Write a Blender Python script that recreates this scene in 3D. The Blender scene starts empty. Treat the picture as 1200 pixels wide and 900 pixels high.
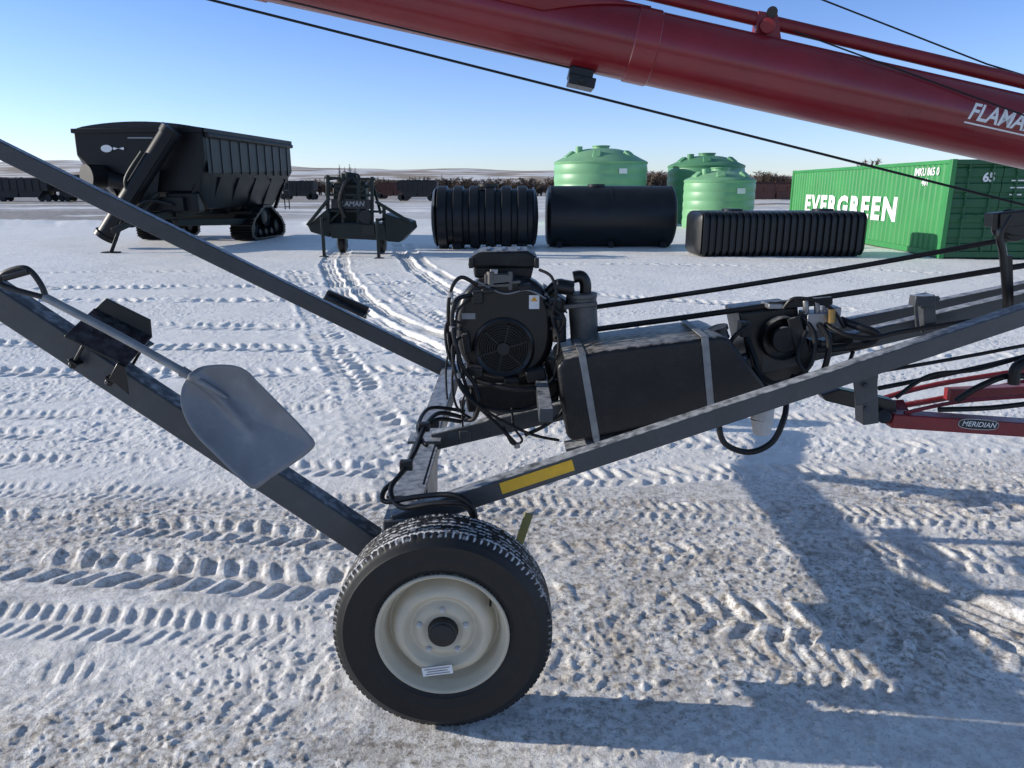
import bpy, bmesh, math, random
import numpy as np
from mathutils import Vector, Matrix
random.seed(7); rng = np.random.RandomState(5)
C = bpy.context.scene.collection
R = math.radians
# ------------------------------------------------------------ camera
H = 1.65; F = 867.0; PIT = math.atan(230/867.0)
CP, SP = math.cos(PIT), math.sin(PIT)
cam = bpy.data.cameras.new('camera'); co = bpy.data.objects.new('camera', cam); C.objects.link(co)
co.location = (0,0,H); co.rotation_euler = (R(90)-PIT, 0, 0)
cam.lens = 26.0; cam.sensor_width = 36; cam.clip_start = .05; cam.clip_end = 20000
bpy.context.scene.camera = co
def at(px, py, Y):
    x = (px-600)/F; y = (450-py)/F
    dy = CP + y*SP; dz = -SP + y*CP
    t = Y/dy
    return Vector((x*t, Y, H+dz*t))
def G(px, py, z=0):
    x = (px-600)/F; y = (450-py)/F
    dy = CP + y*SP; dz = -SP + y*CP
    t = (z-H)/dz
    return Vector((x*t, dy*t, z))
# ------------------------------------------------------------ materials
def N(nt, typ, **kw):
    n = nt.nodes.new(typ)
    for k, v in kw.items(): setattr(n, k, v)
    return n
def mat(name, col, rough=.5, metal=0., var=.15, vs=8., bump=.0, bs=60., dust=0., dustcol=(.62,.64,.68), spec=.5, dirt=0., dirtcol=(.3,.28,.26), attr=None, coat=0.):
    m = bpy.data.materials.new(name); m.use_nodes = True; nt = m.node_tree
    b = nt.nodes['Principled BSDF']; L = nt.links.new
    tc = N(nt,'ShaderNodeTexCoord')
    n1 = N(nt,'ShaderNodeTexNoise'); n1.inputs['Scale'].default_value = vs; n1.inputs['Detail'].default_value = 6
    L(tc.outputs['Object'], n1.inputs['Vector'])
    r = N(nt,'ShaderNodeMix', data_type='RGBA')
    c = Vector(col)
    r.inputs[6].default_value = (*(c*(1-var)), 1); r.inputs[7].default_value = (*[min(1,k) for k in c*(1+var)], 1)
    mr = N(nt,'ShaderNodeMapRange'); mr.inputs[1].default_value=.3; mr.inputs[2].default_value=.7
    L(n1.outputs['Fac'], mr.inputs[0]); L(mr.outputs[0], r.inputs[0]); out = r.outputs[2]
    if dirt > 0:
        n3 = N(nt,'ShaderNodeTexNoise'); n3.inputs['Scale'].default_value = vs*2.7; n3.inputs['Detail'].default_value = 9; n3.inputs['Roughness'].default_value=.7
        L(tc.outputs['Object'], n3.inputs['Vector'])
        m3 = N(nt,'ShaderNodeMapRange'); m3.inputs[1].default_value=.5; m3.inputs[2].default_value=.75; m3.inputs[4].default_value = dirt
        L(n3.outputs['Fac'], m3.inputs[0])
        x = N(nt,'ShaderNodeMix', data_type='RGBA'); L(m3.outputs[0], x.inputs[0]); L(out, x.inputs[6]); x.inputs[7].default_value=(*dirtcol,1); out = x.outputs[2]
    if dust > 0:
        g = N(nt,'ShaderNodeNewGeometry'); s = N(nt,'ShaderNodeSeparateXYZ'); L(g.outputs['Normal'], s.inputs[0])
        n2 = N(nt,'ShaderNodeTexNoise'); n2.inputs['Scale'].default_value = 35; n2.inputs['Detail'].default_value = 8
        L(tc.outputs['Object'], n2.inputs['Vector'])
        a = N(nt,'ShaderNodeMath', operation='ADD'); L(s.outputs['Z'], a.inputs[0]); L(n2.outputs['Fac'], a.inputs[1])
        m2 = N(nt,'ShaderNodeMapRange'); m2.inputs[1].default_value=1.25; m2.inputs[2].default_value=1.6; m2.inputs[4].default_value = dust
        L(a.outputs[0], m2.inputs[0])
        x = N(nt,'ShaderNodeMix', data_type='RGBA'); L(m2.outputs[0], x.inputs[0]); L(out, x.inputs[6]); x.inputs[7].default_value=(*dustcol,1); out = x.outputs[2]
    if attr:
        at_ = N(nt,'ShaderNodeAttribute', attribute_name=attr)
        x = N(nt,'ShaderNodeMix', data_type='RGBA'); L(at_.outputs['Fac'], x.inputs[0]); L(out, x.inputs[6]); x.inputs[7].default_value=(.68,.69,.72,1); out = x.outputs[2]
    L(out, b.inputs['Base Color'])
    b.inputs['Metallic'].default_value = metal
    b.inputs['Specular IOR Level'].default_value = spec
    if coat: b.inputs['Coat Weight'].default_value = coat; b.inputs['Coat Roughness'].default_value = .12
    rr = N(nt,'ShaderNodeMapRange'); rr.inputs[3].default_value = max(.02,rough-.12); rr.inputs[4].default_value = min(1,rough+.15)
    L(n1.outputs['Fac'], rr.inputs[0]); L(rr.outputs[0], b.inputs['Roughness'])
    if bump > 0:
        nb = N(nt,'ShaderNodeTexNoise'); nb.inputs['Scale'].default_value = bs; nb.inputs['Detail'].default_value = 5
        L(tc.outputs['Object'], nb.inputs['Vector'])
        bn = N(nt,'ShaderNodeBump'); bn.inputs['Strength'].default_value = bump; bn.inputs['Distance'].default_value=.01
        L(nb.outputs['Fac'], bn.inputs['Height']); L(bn.outputs[0], b.inputs['Normal'])
    return m
M = dict(
 steel = mat('frame_paint', (.050,.055,.061), .36, 0, .15, 6, .06, 90, dust=.5, dirt=.25, dirtcol=(.13,.13,.13), spec=.45),
 red = mat('red_paint', (.225,.011,.018), .3, 0, .18, 3, .03, 40, dirt=.10, dirtcol=(.30,.12,.12), coat=.4),
 redd = mat('dark_red_paint', (.21,.012,.018), .4, 0, .2, 5, .04, 50, dust=.2, dirt=.15, dirtcol=(.2,.1,.1)),
 black = mat('black_plastic', (.008,.008,.009), .45, 0, .3, 12, .05, 120, dust=.3, dirt=.05, spec=.35),
 blackm = mat('black_metal', (.006,.006,.007), .32, 0, .3, 10, .03, 80, dust=.10, spec=.45),
 tank = mat('poly_tank_black', (.008,.008,.010), .33, 0, .3, 5, .25, 160, dust=.75, dustcol=(.36,.34,.31), dirt=.04, spec=.4),
 hose = mat('rubber_hose', (.008,.008,.009), .42, 0, .2, 20, spec=.35),
 rubber = mat('tyre_rubber', (.009,.009,.010), .52, 0, .2, 10, .08, 200, dirt=.12, dirtcol=(.06,.06,.062), attr='snow', spec=.4),
 cream = mat('cream_rim_paint', (.56,.50,.385), .42, 0, .06, 8, .04, 60, dirt=.14, dirtcol=(.30,.27,.22)),
 silver = mat('bare_metal', (.30,.30,.31), .42, .85, .2, 15, .05, 80),
 dullm = mat('muffler_steel', (.13,.125,.12), .55, .6, .3, 18, .08, 60, dirt=.3, dirtcol=(.1,.08,.07)),
 guard = mat('screen_guard_black', (.02,.02,.021), .4, .3, .2, 18),
 galv = mat('galvanised', (.26,.27,.28), .5, .5, .2, 25),
 shovel = mat('shovel_grey', (.175,.186,.205), .40, .2, .14, 7, .05, 50, dirt=.3, dirtcol=(.34,.35,.36)),
 yellow = mat('yellow_reflector', (.75,.42,.02), .4, 0, .08, 30),
 olive = mat('olive_tab', (.23,.22,.08), .5, 0, .1, 30),
 white = mat('white_mark', (.8,.8,.8), .5, 0, .04, 30),
 filt = mat('filter_grey', (.5,.5,.5), .5, 0, .06, 30),
 dark = mat('dark_mark', (.012,.012,.013), .5),
 orange = mat('orange_mark', (.8,.35,.03), .5, 0, .05),
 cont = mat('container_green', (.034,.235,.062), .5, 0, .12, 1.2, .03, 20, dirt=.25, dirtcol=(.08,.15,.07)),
 cont_shade = mat('container_green_shaded', (.013,.095,.035), .5, 0, .14, 1.5, .03, 20, dirt=.2, dirtcol=(.04,.08,.04)),  # same container green, darkened to paint in the shade on the door end
 gtank = mat('green_poly', (.185,.41,.21), .42, 0, .06, 1.5, .04, 10, dust=.3, dustcol=(.36,.52,.38)),
 gtankd = mat('deep_green_poly', (.09,.27,.13), .42, 0, .06, 1.5, .04, 10, dust=.2, dustcol=(.3,.48,.34)),
 cart = mat('cart_black', (.0055,.006,.0075), .42, 0, .2, 2, .02, 10, spec=.3),
 carts = mat('cart_side_panel', (.022,.023,.026), .45, 0, .3, 2, .02, 10, spec=.4),
 tarp = mat('tarp_black', (.012,.013,.016), .5, 0, .3, 3, .3, 8, spec=.35),
 impl = mat('implement_dark', (.011,.017,.015), .5, 0, .3, 3, dust=.3, spec=.35),
 blackpoly = mat('cistern_black', (.009,.011,.014), .40, 0, .2, 2, .05, 12, dust=.15, dustcol=(.1,.1,.11), spec=.4),
 bark = mat('bark', (.07,.05,.04), .9, 0, .3, 3),
 spruce = mat('spruce_needles', (.022,.034,.022), .8, 0, .5, 2),
 twig = mat('twigs', (.13,.09,.065), .9, 0, .35, 2),
 railbrown = mat('railcar_brown', (.10,.035,.025), .6, 0, .3, 1),
 raildark = mat('railcar_dark', (.018,.018,.020), .6, 0, .3, 1, dust=.4),
 brass = mat('brass',(.30,.20,.08),.4,.8),
)
# ------------------------------------------------------------ mesh builder
WO = {}
class MB:
    def __init__(s): s.v=[]; s.f=[]; s.at=[]
    def add(s, vs, fs):
        o=len(s.v); s.v += [Vector(p) for p in vs]; s.f += [tuple(i+o for i in f) for f in fs]; return s
    def box(s, c, d, rot=None):
        c=Vector(c); hx,hy,hz = d[0]/2,d[1]/2,d[2]/2
        vs=[Vector((x,y,z)) for x in(-hx,hx) for y in(-hy,hy) for z in(-hz,hz)]
        if rot is not None: vs=[rot@p for p in vs]
        return s.add([p+c for p in vs], [(0,1,3,2),(4,6,7,5),(0,4,5,1),(2,3,7,6),(0,2,6,4),(1,5,7,3)])
    def beam(s, p, q, w, h, up=(0,0,1), w2=None, h2=None):
        p=Vector(p); q=Vector(q); d=(q-p).normalized(); up=Vector(up)
        sd=d.cross(up)
        if sd.length<1e-4: sd=d.cross(Vector((1,0,0)))
        sd.normalize(); u=sd.cross(d).normalized()
        vs=[]
        for P,W_,H_ in((p,w,h),(q,w2 or w,h2 or h)):
            for a,b in((-1,-1),(1,-1),(1,1),(-1,1)): vs.append(P+sd*a*W_/2+u*b*H_/2)
        return s.add(vs,[(3,2,1,0),(4,5,6,7),(0,1,5,4),(1,2,6,5),(2,3,7,6),(3,0,4,7)])
    def tube(s, pts, r, n=10, curve=True, cap=True, closed=False):
        P=[Vector(p) for p in pts]
        if curve and len(P)>2:
            Q=[]
            m=len(P)
            for i in range(m-1):
                p0=P[max(i-1,0)];p1=P[i];p2=P[i+1];p3=P[min(i+2,m-1)]
                for k in range(6):
                    t=k/6; Q.append(.5*((2*p1)+(p2-p0)*t+(2*p0-5*p1+4*p2-p3)*t*t+(3*p1-p0-3*p2+p3)*t**3))
            Q.append(P[-1]); P=Q
        m=len(P); rs = r if isinstance(r,(list,tuple)) else [r]*m
        if len(rs)!=m: rs=[rs[0]+(rs[-1]-rs[0])*i/(m-1) for i in range(m)]
        t0=(P[1]-P[0]).normalized(); a=t0.orthogonal().normalized(); vs=[]
        for i in range(m):
            t=(P[min(i+1,m-1)]-P[max(i-1,0)]).normalized()
            a=(a-t*a.dot(t)).normalized(); b=t.cross(a)
            for k in range(n):
                th=2*math.pi*k/n; vs.append(P[i]+(a*math.cos(th)+b*math.sin(th))*rs[i])
        fs=[(i*n+k,i*n+(k+1)%n,(i+1)*n+(k+1)%n,(i+1)*n+k) for i in range(m-1) for k in range(n)]
        if cap: fs+= [tuple(reversed(range(n))), tuple((m-1)*n+k for k in range(n))]
        return s.add(vs,fs)
    def cyl(s,p,q,r,n=20,r2=None): return s.tube([p,q],[r,r if r2 is None else r2],n,False)
    def lathe(s, prof, o, ax, n=48, skip=None, rad=None, capends=False, sc=None, yf=None):
        o=Vector(o); ax=Vector(ax).normalized()
        a=Vector((0,0,1)) if abs(ax.z)<.9 else Vector((1,0,0))
        a=(a-ax*a.dot(ax)).normalized(); b=ax.cross(a); vs=[]; fs=[]
        for j,(r,y) in enumerate(prof):
            for k in range(n):
                th=2*math.pi*k/n; rr = rad(r,y,th) if rad else r
                yy = yf(r,y,th) if yf else y
                vs.append(o+ax*yy+(a*math.cos(th)+b*math.sin(th))*rr)
        for j in range(len(prof)-1):
            for k in range(n):
                if skip and skip(j,2*math.pi*(k+.5)/n): continue
                fs.append((j*n+k,(j+1)*n+k,(j+1)*n+(k+1)%n,j*n+(k+1)%n))
        if capends: fs+= [tuple(range(n)), tuple((len(prof)-1)*n+k for k in reversed(range(n)))]
        return s.add(vs,fs)
    def prism(s, poly, ext):
        n=len(poly); P=[Vector(p) for p in poly]; E=Vector(ext)
        fs=[tuple(range(n)), tuple(reversed(range(n,2*n)))]+[(i,i+n,(i+1)%n+n,(i+1)%n) for i in range(n)]
        return s.add(P+[p+E for p in P], fs)
    def build(s, name, m, parent=None, bevel=0, smooth=30, seg=2, label=None, cat=None, group=None, kind=None, attr=None):
        vs=np.array([tuple(p) for p in s.v]); lo=vs.min(0); hi=vs.max(0); o=(lo+hi)/2
        if parent is None: o[2]=lo[2]
        me=bpy.data.meshes.new(name); me.from_pydata([tuple(p) for p in (vs-o)],[],s.f)
        me.materials.append(m)
        bm=bmesh.new(); bm.from_mesh(me); bmesh.ops.recalc_face_normals(bm, faces=bm.faces); bm.to_mesh(me); bm.free()
        me.polygons.foreach_set('use_smooth',[True]*len(me.polygons))
        me.set_sharp_from_angle(angle=R(smooth))
        if attr is not None:
            A=me.attributes.new('snow','FLOAT','POINT'); A.data.foreach_set('value', attr)
        ob=bpy.data.objects.new(name,me); C.objects.link(ob)
        po=Vector((0,0,0))
        if parent: ob.parent=parent; po=WO[parent.name]
        WO[ob.name]=Vector(o); ob.location=Vector(o)-po
        if bevel:
            b=ob.modifiers.new('bevel','BEVEL'); b.width=bevel; b.segments=seg; b.limit_method='ANGLE'; b.angle_limit=R(35)
        for k,v in(('label',label),('category',cat),('group',group),('kind',kind)):
            if v: ob[k]=v
        return ob
def root(name,loc,label,cat,group=None):
    e=bpy.data.objects.new(name,None); C.objects.link(e); e.location=loc; e.empty_display_size=.3
    WO[e.name]=Vector(loc); e['label']=label; e['category']=cat
    if group: e['group']=group
    return e
def text(body,size,fn,m,name,parent,shear=0,bold=0.,xs=1.,align='CENTER',fitw=None,space=1.,slices=0):
    cu=bpy.data.curves.new('t','FONT'); cu.body=body; cu.size=size; cu.shear=shear; cu.offset=bold; cu.align_x=align; cu.align_y='CENTER'; cu.resolution_u=3; cu.space_character=space
    o=bpy.data.objects.new('t',cu); C.objects.link(o)
    dg=bpy.context.evaluated_depsgraph_get(); me=o.evaluated_get(dg).to_mesh()
    bm=bmesh.new(); bm.from_mesh(me)
    if slices:
        for k in range(slices):
            z=-size*.5+size*(k+.5)/slices
            bmesh.ops.bisect_plane(bm,geom=bm.verts[:]+bm.edges[:]+bm.faces[:],plane_co=(0,z,0),plane_no=(0,1,0))
    bm.verts.ensure_lookup_table(); bm.verts.index_update()
    vs=[v.co.copy() for v in bm.verts]; fs=[tuple(v.index for v in p.verts) for p in bm.faces]; bm.free()
    o.evaluated_get(dg).to_mesh_clear(); bpy.data.objects.remove(o)
    if fitw:
        w_=max(v.x for v in vs)-min(v.x for v in vs); xs=fitw/w_
    mb=MB(); mb.add([fn(v.x*xs,v.y) for v in vs],fs)
    return mb.build(name,m,parent)
# ------------------------------------------------------------ noise
TAB=rng.rand(256,256)
def vn(x,y):
    xi=np.floor(x).astype(np.int64); yi=np.floor(y).astype(np.int64); fx=x-xi; fy=y-yi
    fx=fx*fx*(3-2*fx); fy=fy*fy*(3-2*fy)
    a=TAB[xi&255,yi&255]; b=TAB[(xi+1)&255,yi&255]; c=TAB[xi&255,(yi+1)&255]; d=TAB[(xi+1)&255,(yi+1)&255]
    return (a*(1-fx)+b*fx)*(1-fy)+(c*(1-fx)+d*fx)*fy
def fbm(x,y,o=4,g=.5):
    s=0;a=1;t=0
    for i in range(o):
        s=s+a*vn(x*2**i+17.3*i,y*2**i+9.1*i); t+=a; a*=g
    return s/t
def sst(a,b,x):
    t=np.clip((x-a)/(b-a),0,1); return t*t*(3-2*t)
# ------------------------------------------------------------ ground
def make_ground():
    ys=[*np.linspace(-5,.95,40)]
    y=1.0
    while y<28: ys.append(y); y*=1.0036
    while y<6000: ys.append(y); y*=1.035
    ys=np.array(ys)
    inner=np.linspace(-.84,.84,1120); ow=.84*1.12**np.arange(1,22)
    us=np.concatenate([-ow[::-1],inner,ow])
    U,Y=np.meshgrid(us,ys); X=U*(np.maximum(Y,0)+1.6)
    nr,nc=X.shape; X=X.ravel(); Y=Y.ravel()
    near=1-sst(14,30,Y)
    h=(fbm(X*.5,Y*.5,3)-.5)*.05
    wx=X+.25*fbm(X*1.3,Y*1.3,2); wy=Y+.25*fbm(X*1.3+50,Y*1.3,2)
    lump=fbm(wx*3.0,wy*7.5,5,.5)
    rough=.45+.8*sst(.35,.65,fbm(X*.8+11,Y*1.4+3,3))
    h=h+(lump-.5)*.018*near*rough
    h=h+(fbm(X*18,Y*26,4,.66)-.5)*.0115*near*rough
    # low horizontal drag lines left by wheels
    h=h+(vn(X*.9+5,wy*22)-.5)*.005*near*sst(.4,.6,fbm(X*.6,Y*1.2+9,2))
    cl=fbm(X*38+4,Y*44+8,2,.5); h=h+.007*sst(.58,.80,cl)*near*sst(.35,.6,fbm(X*1.1,Y*1.5,2))
    dirt=np.zeros_like(X)
    dirt+= 1.0*np.exp(-((Y-3.55-.12*X)/.55)**2)+ .85*np.exp(-((Y-1.65)/.5)**2)*sst(.9,-.6,X)+.8*np.exp(-((Y-2.55-.1*X)/.5)**2)*sst(-.1,.4,X)+.35*np.exp(-((Y-1.9)/.6)**2)+.25*np.exp(-((Y-2.6)/.8)**2)
    dirt*=.30+1.1*fbm(X*.9+3,Y*2.2+5,4)
    T=[]
    def tr(pts,w,per,d,a,kind='lug'): T.append(([G(*p) for p in pts],w,per,d,a,kind))
    tr([(-300,650),(0,664),(210,676),(420,690),(700,712),(1000,742),(1400,790)],.155,.12,.012,.024)
    tr([(-300,596),(0,612),(200,620),(420,634),(640,650),(820,650),(1300,660)],.13,.095,.010,.018)
    tr([(-300,540),(0,541),(200,544),(420,548),(700,560),(900,552),(1400,580)],.14,.10,.009,.015)
    tr([(-300,570),(0,574),(300,582),(700,596),(1300,610)],.12,.07,.008,.010)
    tr([(-300,505),(0,508),(300,512),(520,500),(760,516),(1300,525)],.14,.11,.009,.012)
    tr([(-300,484),(0,486),(400,482),(900,490),(1300,498)],.14,.09,.008,.010)
    tr([(-300,720),(0,730),(300,745),(420,752)],.12,.07,.007,.010)
    tr([(620,760),(900,780),(1300,830)],.12,.07,.007,.010)
    tr([(-200,432),(0,434),(300,438),(520,436),(640,470)],.20,.16,.018,.026)
    tr([(-200,404),(0,404),(200,406),(520,412)],.20,.16,.018,.026)
    tr([(-200,460),(0,466),(300,466),(600,458),(900,470)],.18,.14,.011,.015)
    tr([(-100,352),(150,352),(480,353)],.25,.22,.030,.036)
    tr([(60,337),(300,336),(520,330)],.25,.22,.030,.036)
    tr([(-100,378),(150,380),(350,384)],.25,.18,.014,.020)
    tr([(343,318),(360,345),(385,400),(425,470),(470,560)],.20,.17,.020,.030)
    tr([(440,322),(470,345),(520,378),(620,420)],.20,.17,.020,.030)
    tr([(520,345),(640,372),(900,400),(1200,420)],.22,.18,.018,.022)
    tr([(560,330),(700,345),(1000,365),(1300,375)],.22,.18,.018,.020)
    tr([(400,286),(386,305),(392,330),(430,372),(530,418),(620,440)],.17,.1,.045,.0,'smooth')
    tr([(410,286),(402,305),(412,330),(455,368),(530,398)],.12,.1,.035,.0,'smooth')
    tr([(465,286),(476,305),(505,328),(545,352)],.17,.1,.045,.0,'smooth')
    tr([(480,286),(492,303),(520,322),(570,342)],.12,.1,.035,.0,'smooth')
    tr([(1020,560),(1200,600),(1400,640)],.16,.12,.012,.018)
    tr([(1090,700),(1200,745),(1300,790)],.16,.1,.025,.0,'smooth')
    tr([(640,310),(900,312),(1300,330)],.2,.25,.02,.02)
    tr([(-100,800),(200,812),(380,830)],.14,.08,.006,.009)
    tr([(-100,322),(200,318),(400,322)],.2,.25,.02,.02)
    for pts,w,per,d,a,kind in T:
        P=[(p.x,p.y) for p in pts]
        Q=[]
        for i in range(len(P)-1):
            p0=np.array(P[max(i-1,0)]);p1=np.array(P[i]);p2=np.array(P[i+1]);p3=np.array(P[min(i+2,len(P)-1)])
            for k in range(5):
                t=k/5; Q.append(.5*((2*p1)+(p2-p0)*t+(2*p0-5*p1+4*p2-p3)*t*t+(3*p1-p0-3*p2+p3)*t**3))
        Q.append(np.array(P[-1])); Q=np.array(Q)
        mg=w*1.7
        ok=np.where((X>Q[:,0].min()-mg)&(X<Q[:,0].max()+mg)&(Y>Q[:,1].min()-mg)&(Y<Q[:,1].max()+mg))[0]
        if len(ok)==0: continue
        x=X[ok]+.07*(vn(X[ok]*1.9,Y[ok]*1.9)-.5); yv=Y[ok]+.12*(vn(X[ok]*.7+9,Y[ok]*.7)-.5)
        bd=np.full(len(ok),1e9); bs=np.zeros(len(ok)); bt=np.zeros(len(ok)); S=0
        for i in range(len(Q)-1):
            e=Q[i+1]-Q[i]; l=np.hypot(*e)
            if l<1e-6: continue
            e=e/l; rx=x-Q[i,0]; ry=yv-Q[i,1]; s_=np.clip(rx*e[0]+ry*e[1],0,l); dx=rx-e[0]*s_; dy=ry-e[1]*s_; dd=np.hypot(dx,dy)
            m=dd<bd; bd[m]=dd[m]; bs[m]=(S+s_)[m]; bt[m]=(e[0]*ry-e[1]*rx)[m]; S+=l
        m=sst(w*1.08,w*.78,bd)
        er=sst(.28,.60,fbm(x*1.7+31,yv*1.9+7,4))*.75+.20
        if kind=='lug':
            ph=bs/per+.55*np.abs(bt)/w+.5*(bt>0)+.6*vn(x*5,yv*5)
            lg=sst(-.4,.8,np.cos(2*np.pi*ph))*(.35+.95*vn(x*13,yv*13))
            inner_=sst(.02,.25,np.abs(bt)/w)
            ht=-d+a*lg*inner_
        else: ht=-d+.3*d*np.cos(2*np.pi*bt/(w*.5))
        fade=np.exp(-((bd-w*1.12)/.045)**2)*.008*er
        hh=h[ok]; h[ok]=hh*(1-.35*m*er)+m*er*ht+fade*(.4+1.2*vn(x*9,yv*9))
        dirt[ok]=np.maximum(dirt[ok], m*er*(.28 if kind!='smooth' else .45))
    h+= .30*np.exp(-((Y-35)/1.6)**2)*sst(-1,-9,X)*(fbm(X*.8,Y*.8,3)+.2)
    h+= (fbm(X*.25,Y*.25,4)-.5)*.25*sst(32,50,Y)*(1-sst(1000,3000,Y))
    q=np.exp(-(((X+.215)/.24)**4+((Y-2.03)/.22)**4)); h=h*(1-q)-.004*q
    q=np.exp(-(((X-.0)/.24)**4+((Y-5.38)/.22)**4)); h=h*(1-q)-.004*q
    q=np.exp(-(((X+.215)/.5)**4+((Y-1.8)/.32)**4)); h=h*(1-.65*q)-.006*q
    grass=sst(.36,.52,fbm(X*.05+3,Y*.30+2,4))*sst(37,41,Y)
    grass*= .45+.55*sst(-8,-18,X)
    band=sst(38,40,Y)*(1-sst(54,60,Y))*sst(-17,-21,X); grass=np.maximum(grass,band*sst(.25,.4,fbm(X*.3,Y*.8,3)))
    grass=np.maximum(grass, sst(.30,.5,fbm(X*.02,Y*.02+7,4))*sst(60,110,Y)*.95)
    me=bpy.data.meshes.new('ground'); nv=nr*nc
    me.vertices.add(nv); me.vertices.foreach_set('co',np.stack([X,Y,h],1).astype(np.float32).ravel())
    idx=np.arange(nv).reshape(nr,nc); q=np.stack([idx[:-1,:-1],idx[:-1,1:],idx[1:,1:],idx[1:,:-1]],-1).reshape(-1,4)
    nf=len(q); me.loops.add(nf*4); me.loops.foreach_set('vertex_index',q.ravel().astype(np.int32))
    me.polygons.add(nf); me.polygons.foreach_set('loop_start',(np.arange(nf)*4).astype(np.int32))
    try: me.polygons.foreach_set('loop_total',np.full(nf,4,dtype=np.int32))
    except Exception: pass
    me.polygons.foreach_set('use_smooth',np.ones(nf,dtype=bool)); me.update(calc_edges=True)
    for nm,arr in(('dirt',dirt),('grass',grass)):
        A=me.attributes.new(nm,'FLOAT','POINT'); A.data.foreach_set('value',arr.astype(np.float32))
    ob=bpy.data.objects.new('ground',me); C.objects.link(ob); ob['kind']='structure'
    m=bpy.data.materials.new('packed_snow'); m.use_nodes=True; nt=m.node_tree; L=nt.links.new; b=nt.nodes['Principled BSDF']
    g=N(nt,'ShaderNodeNewGeometry')
    def noise(sc,det,ro=.55):
        n=N(nt,'ShaderNodeTexNoise'); n.inputs['Scale'].default_value=sc; n.inputs['Detail'].default_value=det; n.inputs['Roughness'].default_value=ro; L(g.outputs['Position'],n.inputs['Vector']); return n
    def mr(src,a,b_,c=0,d=1):
        n=N(nt,'ShaderNodeMapRange'); n.inputs[1].default_value=a;n.inputs[2].default_value=b_
        n.inputs[3].default_value=c;n.inputs[4].default_value=d; L(src,n.inputs[0]); return n.outputs[0]
    def mix(fac,a,b_):
        n=N(nt,'ShaderNodeMix',data_type='RGBA'); L(fac,n.inputs[0])
        for i,v in((6,a),(7,b_)):
            if isinstance(v,tuple): n.inputs[i].default_value=(*v,1)
            else: L(v,n.inputs[i])
        return n.outputs[2]
    def mul(a,b_):
        n=N(nt,'ShaderNodeMath',operation='MULTIPLY'); L(a,n.inputs[0])
        if isinstance(b_,float): n.inputs[1].default_value=b_
        else: L(b_,n.inputs[1])
        return n.outputs[0]
    da=N(nt,'ShaderNodeAttribute',attribute_name='dirt').outputs['Fac']; ga=N(nt,'ShaderNodeAttribute',attribute_name='grass').outputs['Fac']
    base=mix(mr(noise(1.3,6).outputs['Fac'],.35,.65),(.93,.905,.87),(.98,.96,.93))
    base=mix(mul(mr(noise(6,8,.7).outputs['Fac'],.40,.66),mr(da,0,1,.14,.92)),base,(.56,.51,.455))
    grit=mul(mr(noise(30,8,.74).outputs['Fac'],.46,.60), mr(da,.15,.95,.03,.88))
    base=mix(grit,base,(.28,.235,.19))
    sp=mul(mr(noise(120,3,.6).outputs['Fac'],.62,.70), mr(da,0,.8,.08,.85))
    base=mix(sp,base,(.10,.09,.08))
    base=mix(mul(ga,mr(noise(2.5,8,.7).outputs['Fac'],.3,.6,.5,1)),base,(.27,.205,.135))
    L(base,b.inputs['Base Color']); b.inputs['Roughness'].default_value=.55; b.inputs['Specular IOR Level'].default_value=.35
    n1=noise(55,8,.72); n2=noise(230,4,.6)
    bp=N(nt,'ShaderNodeBump'); bp.inputs['Strength'].default_value=.7; bp.inputs['Distance'].default_value=.011; L(n1.outputs['Fac'],bp.inputs['Height'])
    bp2=N(nt,'ShaderNodeBump'); bp2.inputs['Strength'].default_value=.45; bp2.inputs['Distance'].default_value=.004; L(n2.outputs['Fac'],bp2.inputs['Height']); L(bp.outputs[0],bp2.inputs['Normal'])
    L(bp2.outputs[0],b.inputs['Normal'])
    me.materials.append(m)
make_ground()
# hills
def hills(name,Y0,depth,hf,col1,col2,seed):
    xs=np.linspace(-Y0*2.2,Y0*2.2,300); rows=14; vs=[];fs=[]
    for j in range(rows):
        t=j/(rows-1)
        for x in xs:
            px=600+x/(Y0*CP)*F; hh=hf(px)*(1+.3*(float(fbm(np.array([x/Y0*9+seed]),np.array([t*2]),3)[0])-.5))
            vs.append((x,Y0+depth*t,hh*math.sin(min(1,t*1.02)*math.pi/2)*(1+t*depth/Y0)-1))
    n=len(xs)
    fs=[(j*n+i,j*n+i+1,(j+1)*n+i+1,(j+1)*n+i) for j in range(rows-1) for i in range(n-1)]
    m=bpy.data.materials.new(name+'_mat'); m.use_nodes=True; nt=m.node_tree; L=nt.links.new; b=nt.nodes['Principled BSDF']
    g=N(nt,'ShaderNodeNewGeometry'); mp=N(nt,'ShaderNodeMapping'); mp.inputs['Scale'].default_value=(1/220,1/220,1/7.); L(g.outputs['Position'],mp.inputs[0])
    no=N(nt,'ShaderNodeTexNoise'); no.inputs['Scale'].default_value=1; no.inputs['Detail'].default_value=7; L(mp.outputs[0],no.inputs['Vector'])
    r=N(nt,'ShaderNodeMapRange'); r.inputs[1].default_value=.44; r.inputs[2].default_value=.56; L(no.outputs['Fac'],r.inputs[0])
    x=N(nt,'ShaderNodeMix',data_type='RGBA'); L(r.outputs[0],x.inputs[0]); x.inputs[6].default_value=(*col1,1); x.inputs[7].default_value=(*col2,1); L(x.outputs[2],b.inputs['Base Color']); b.inputs['Roughness'].default_value=.9
    MB().add(vs,fs).build(name,m,None,kind='structure')
def hf(px):
    e=np.interp(px,[-800,0,150,330,450,560,680,900,1200,2000],[28,30,29,24,22,22,20,16,14,16]); return float(e)/F*2500*CP
hills('hills',2500,900,hf,(.36,.29,.23),(.80,.77,.75),3)

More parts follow.
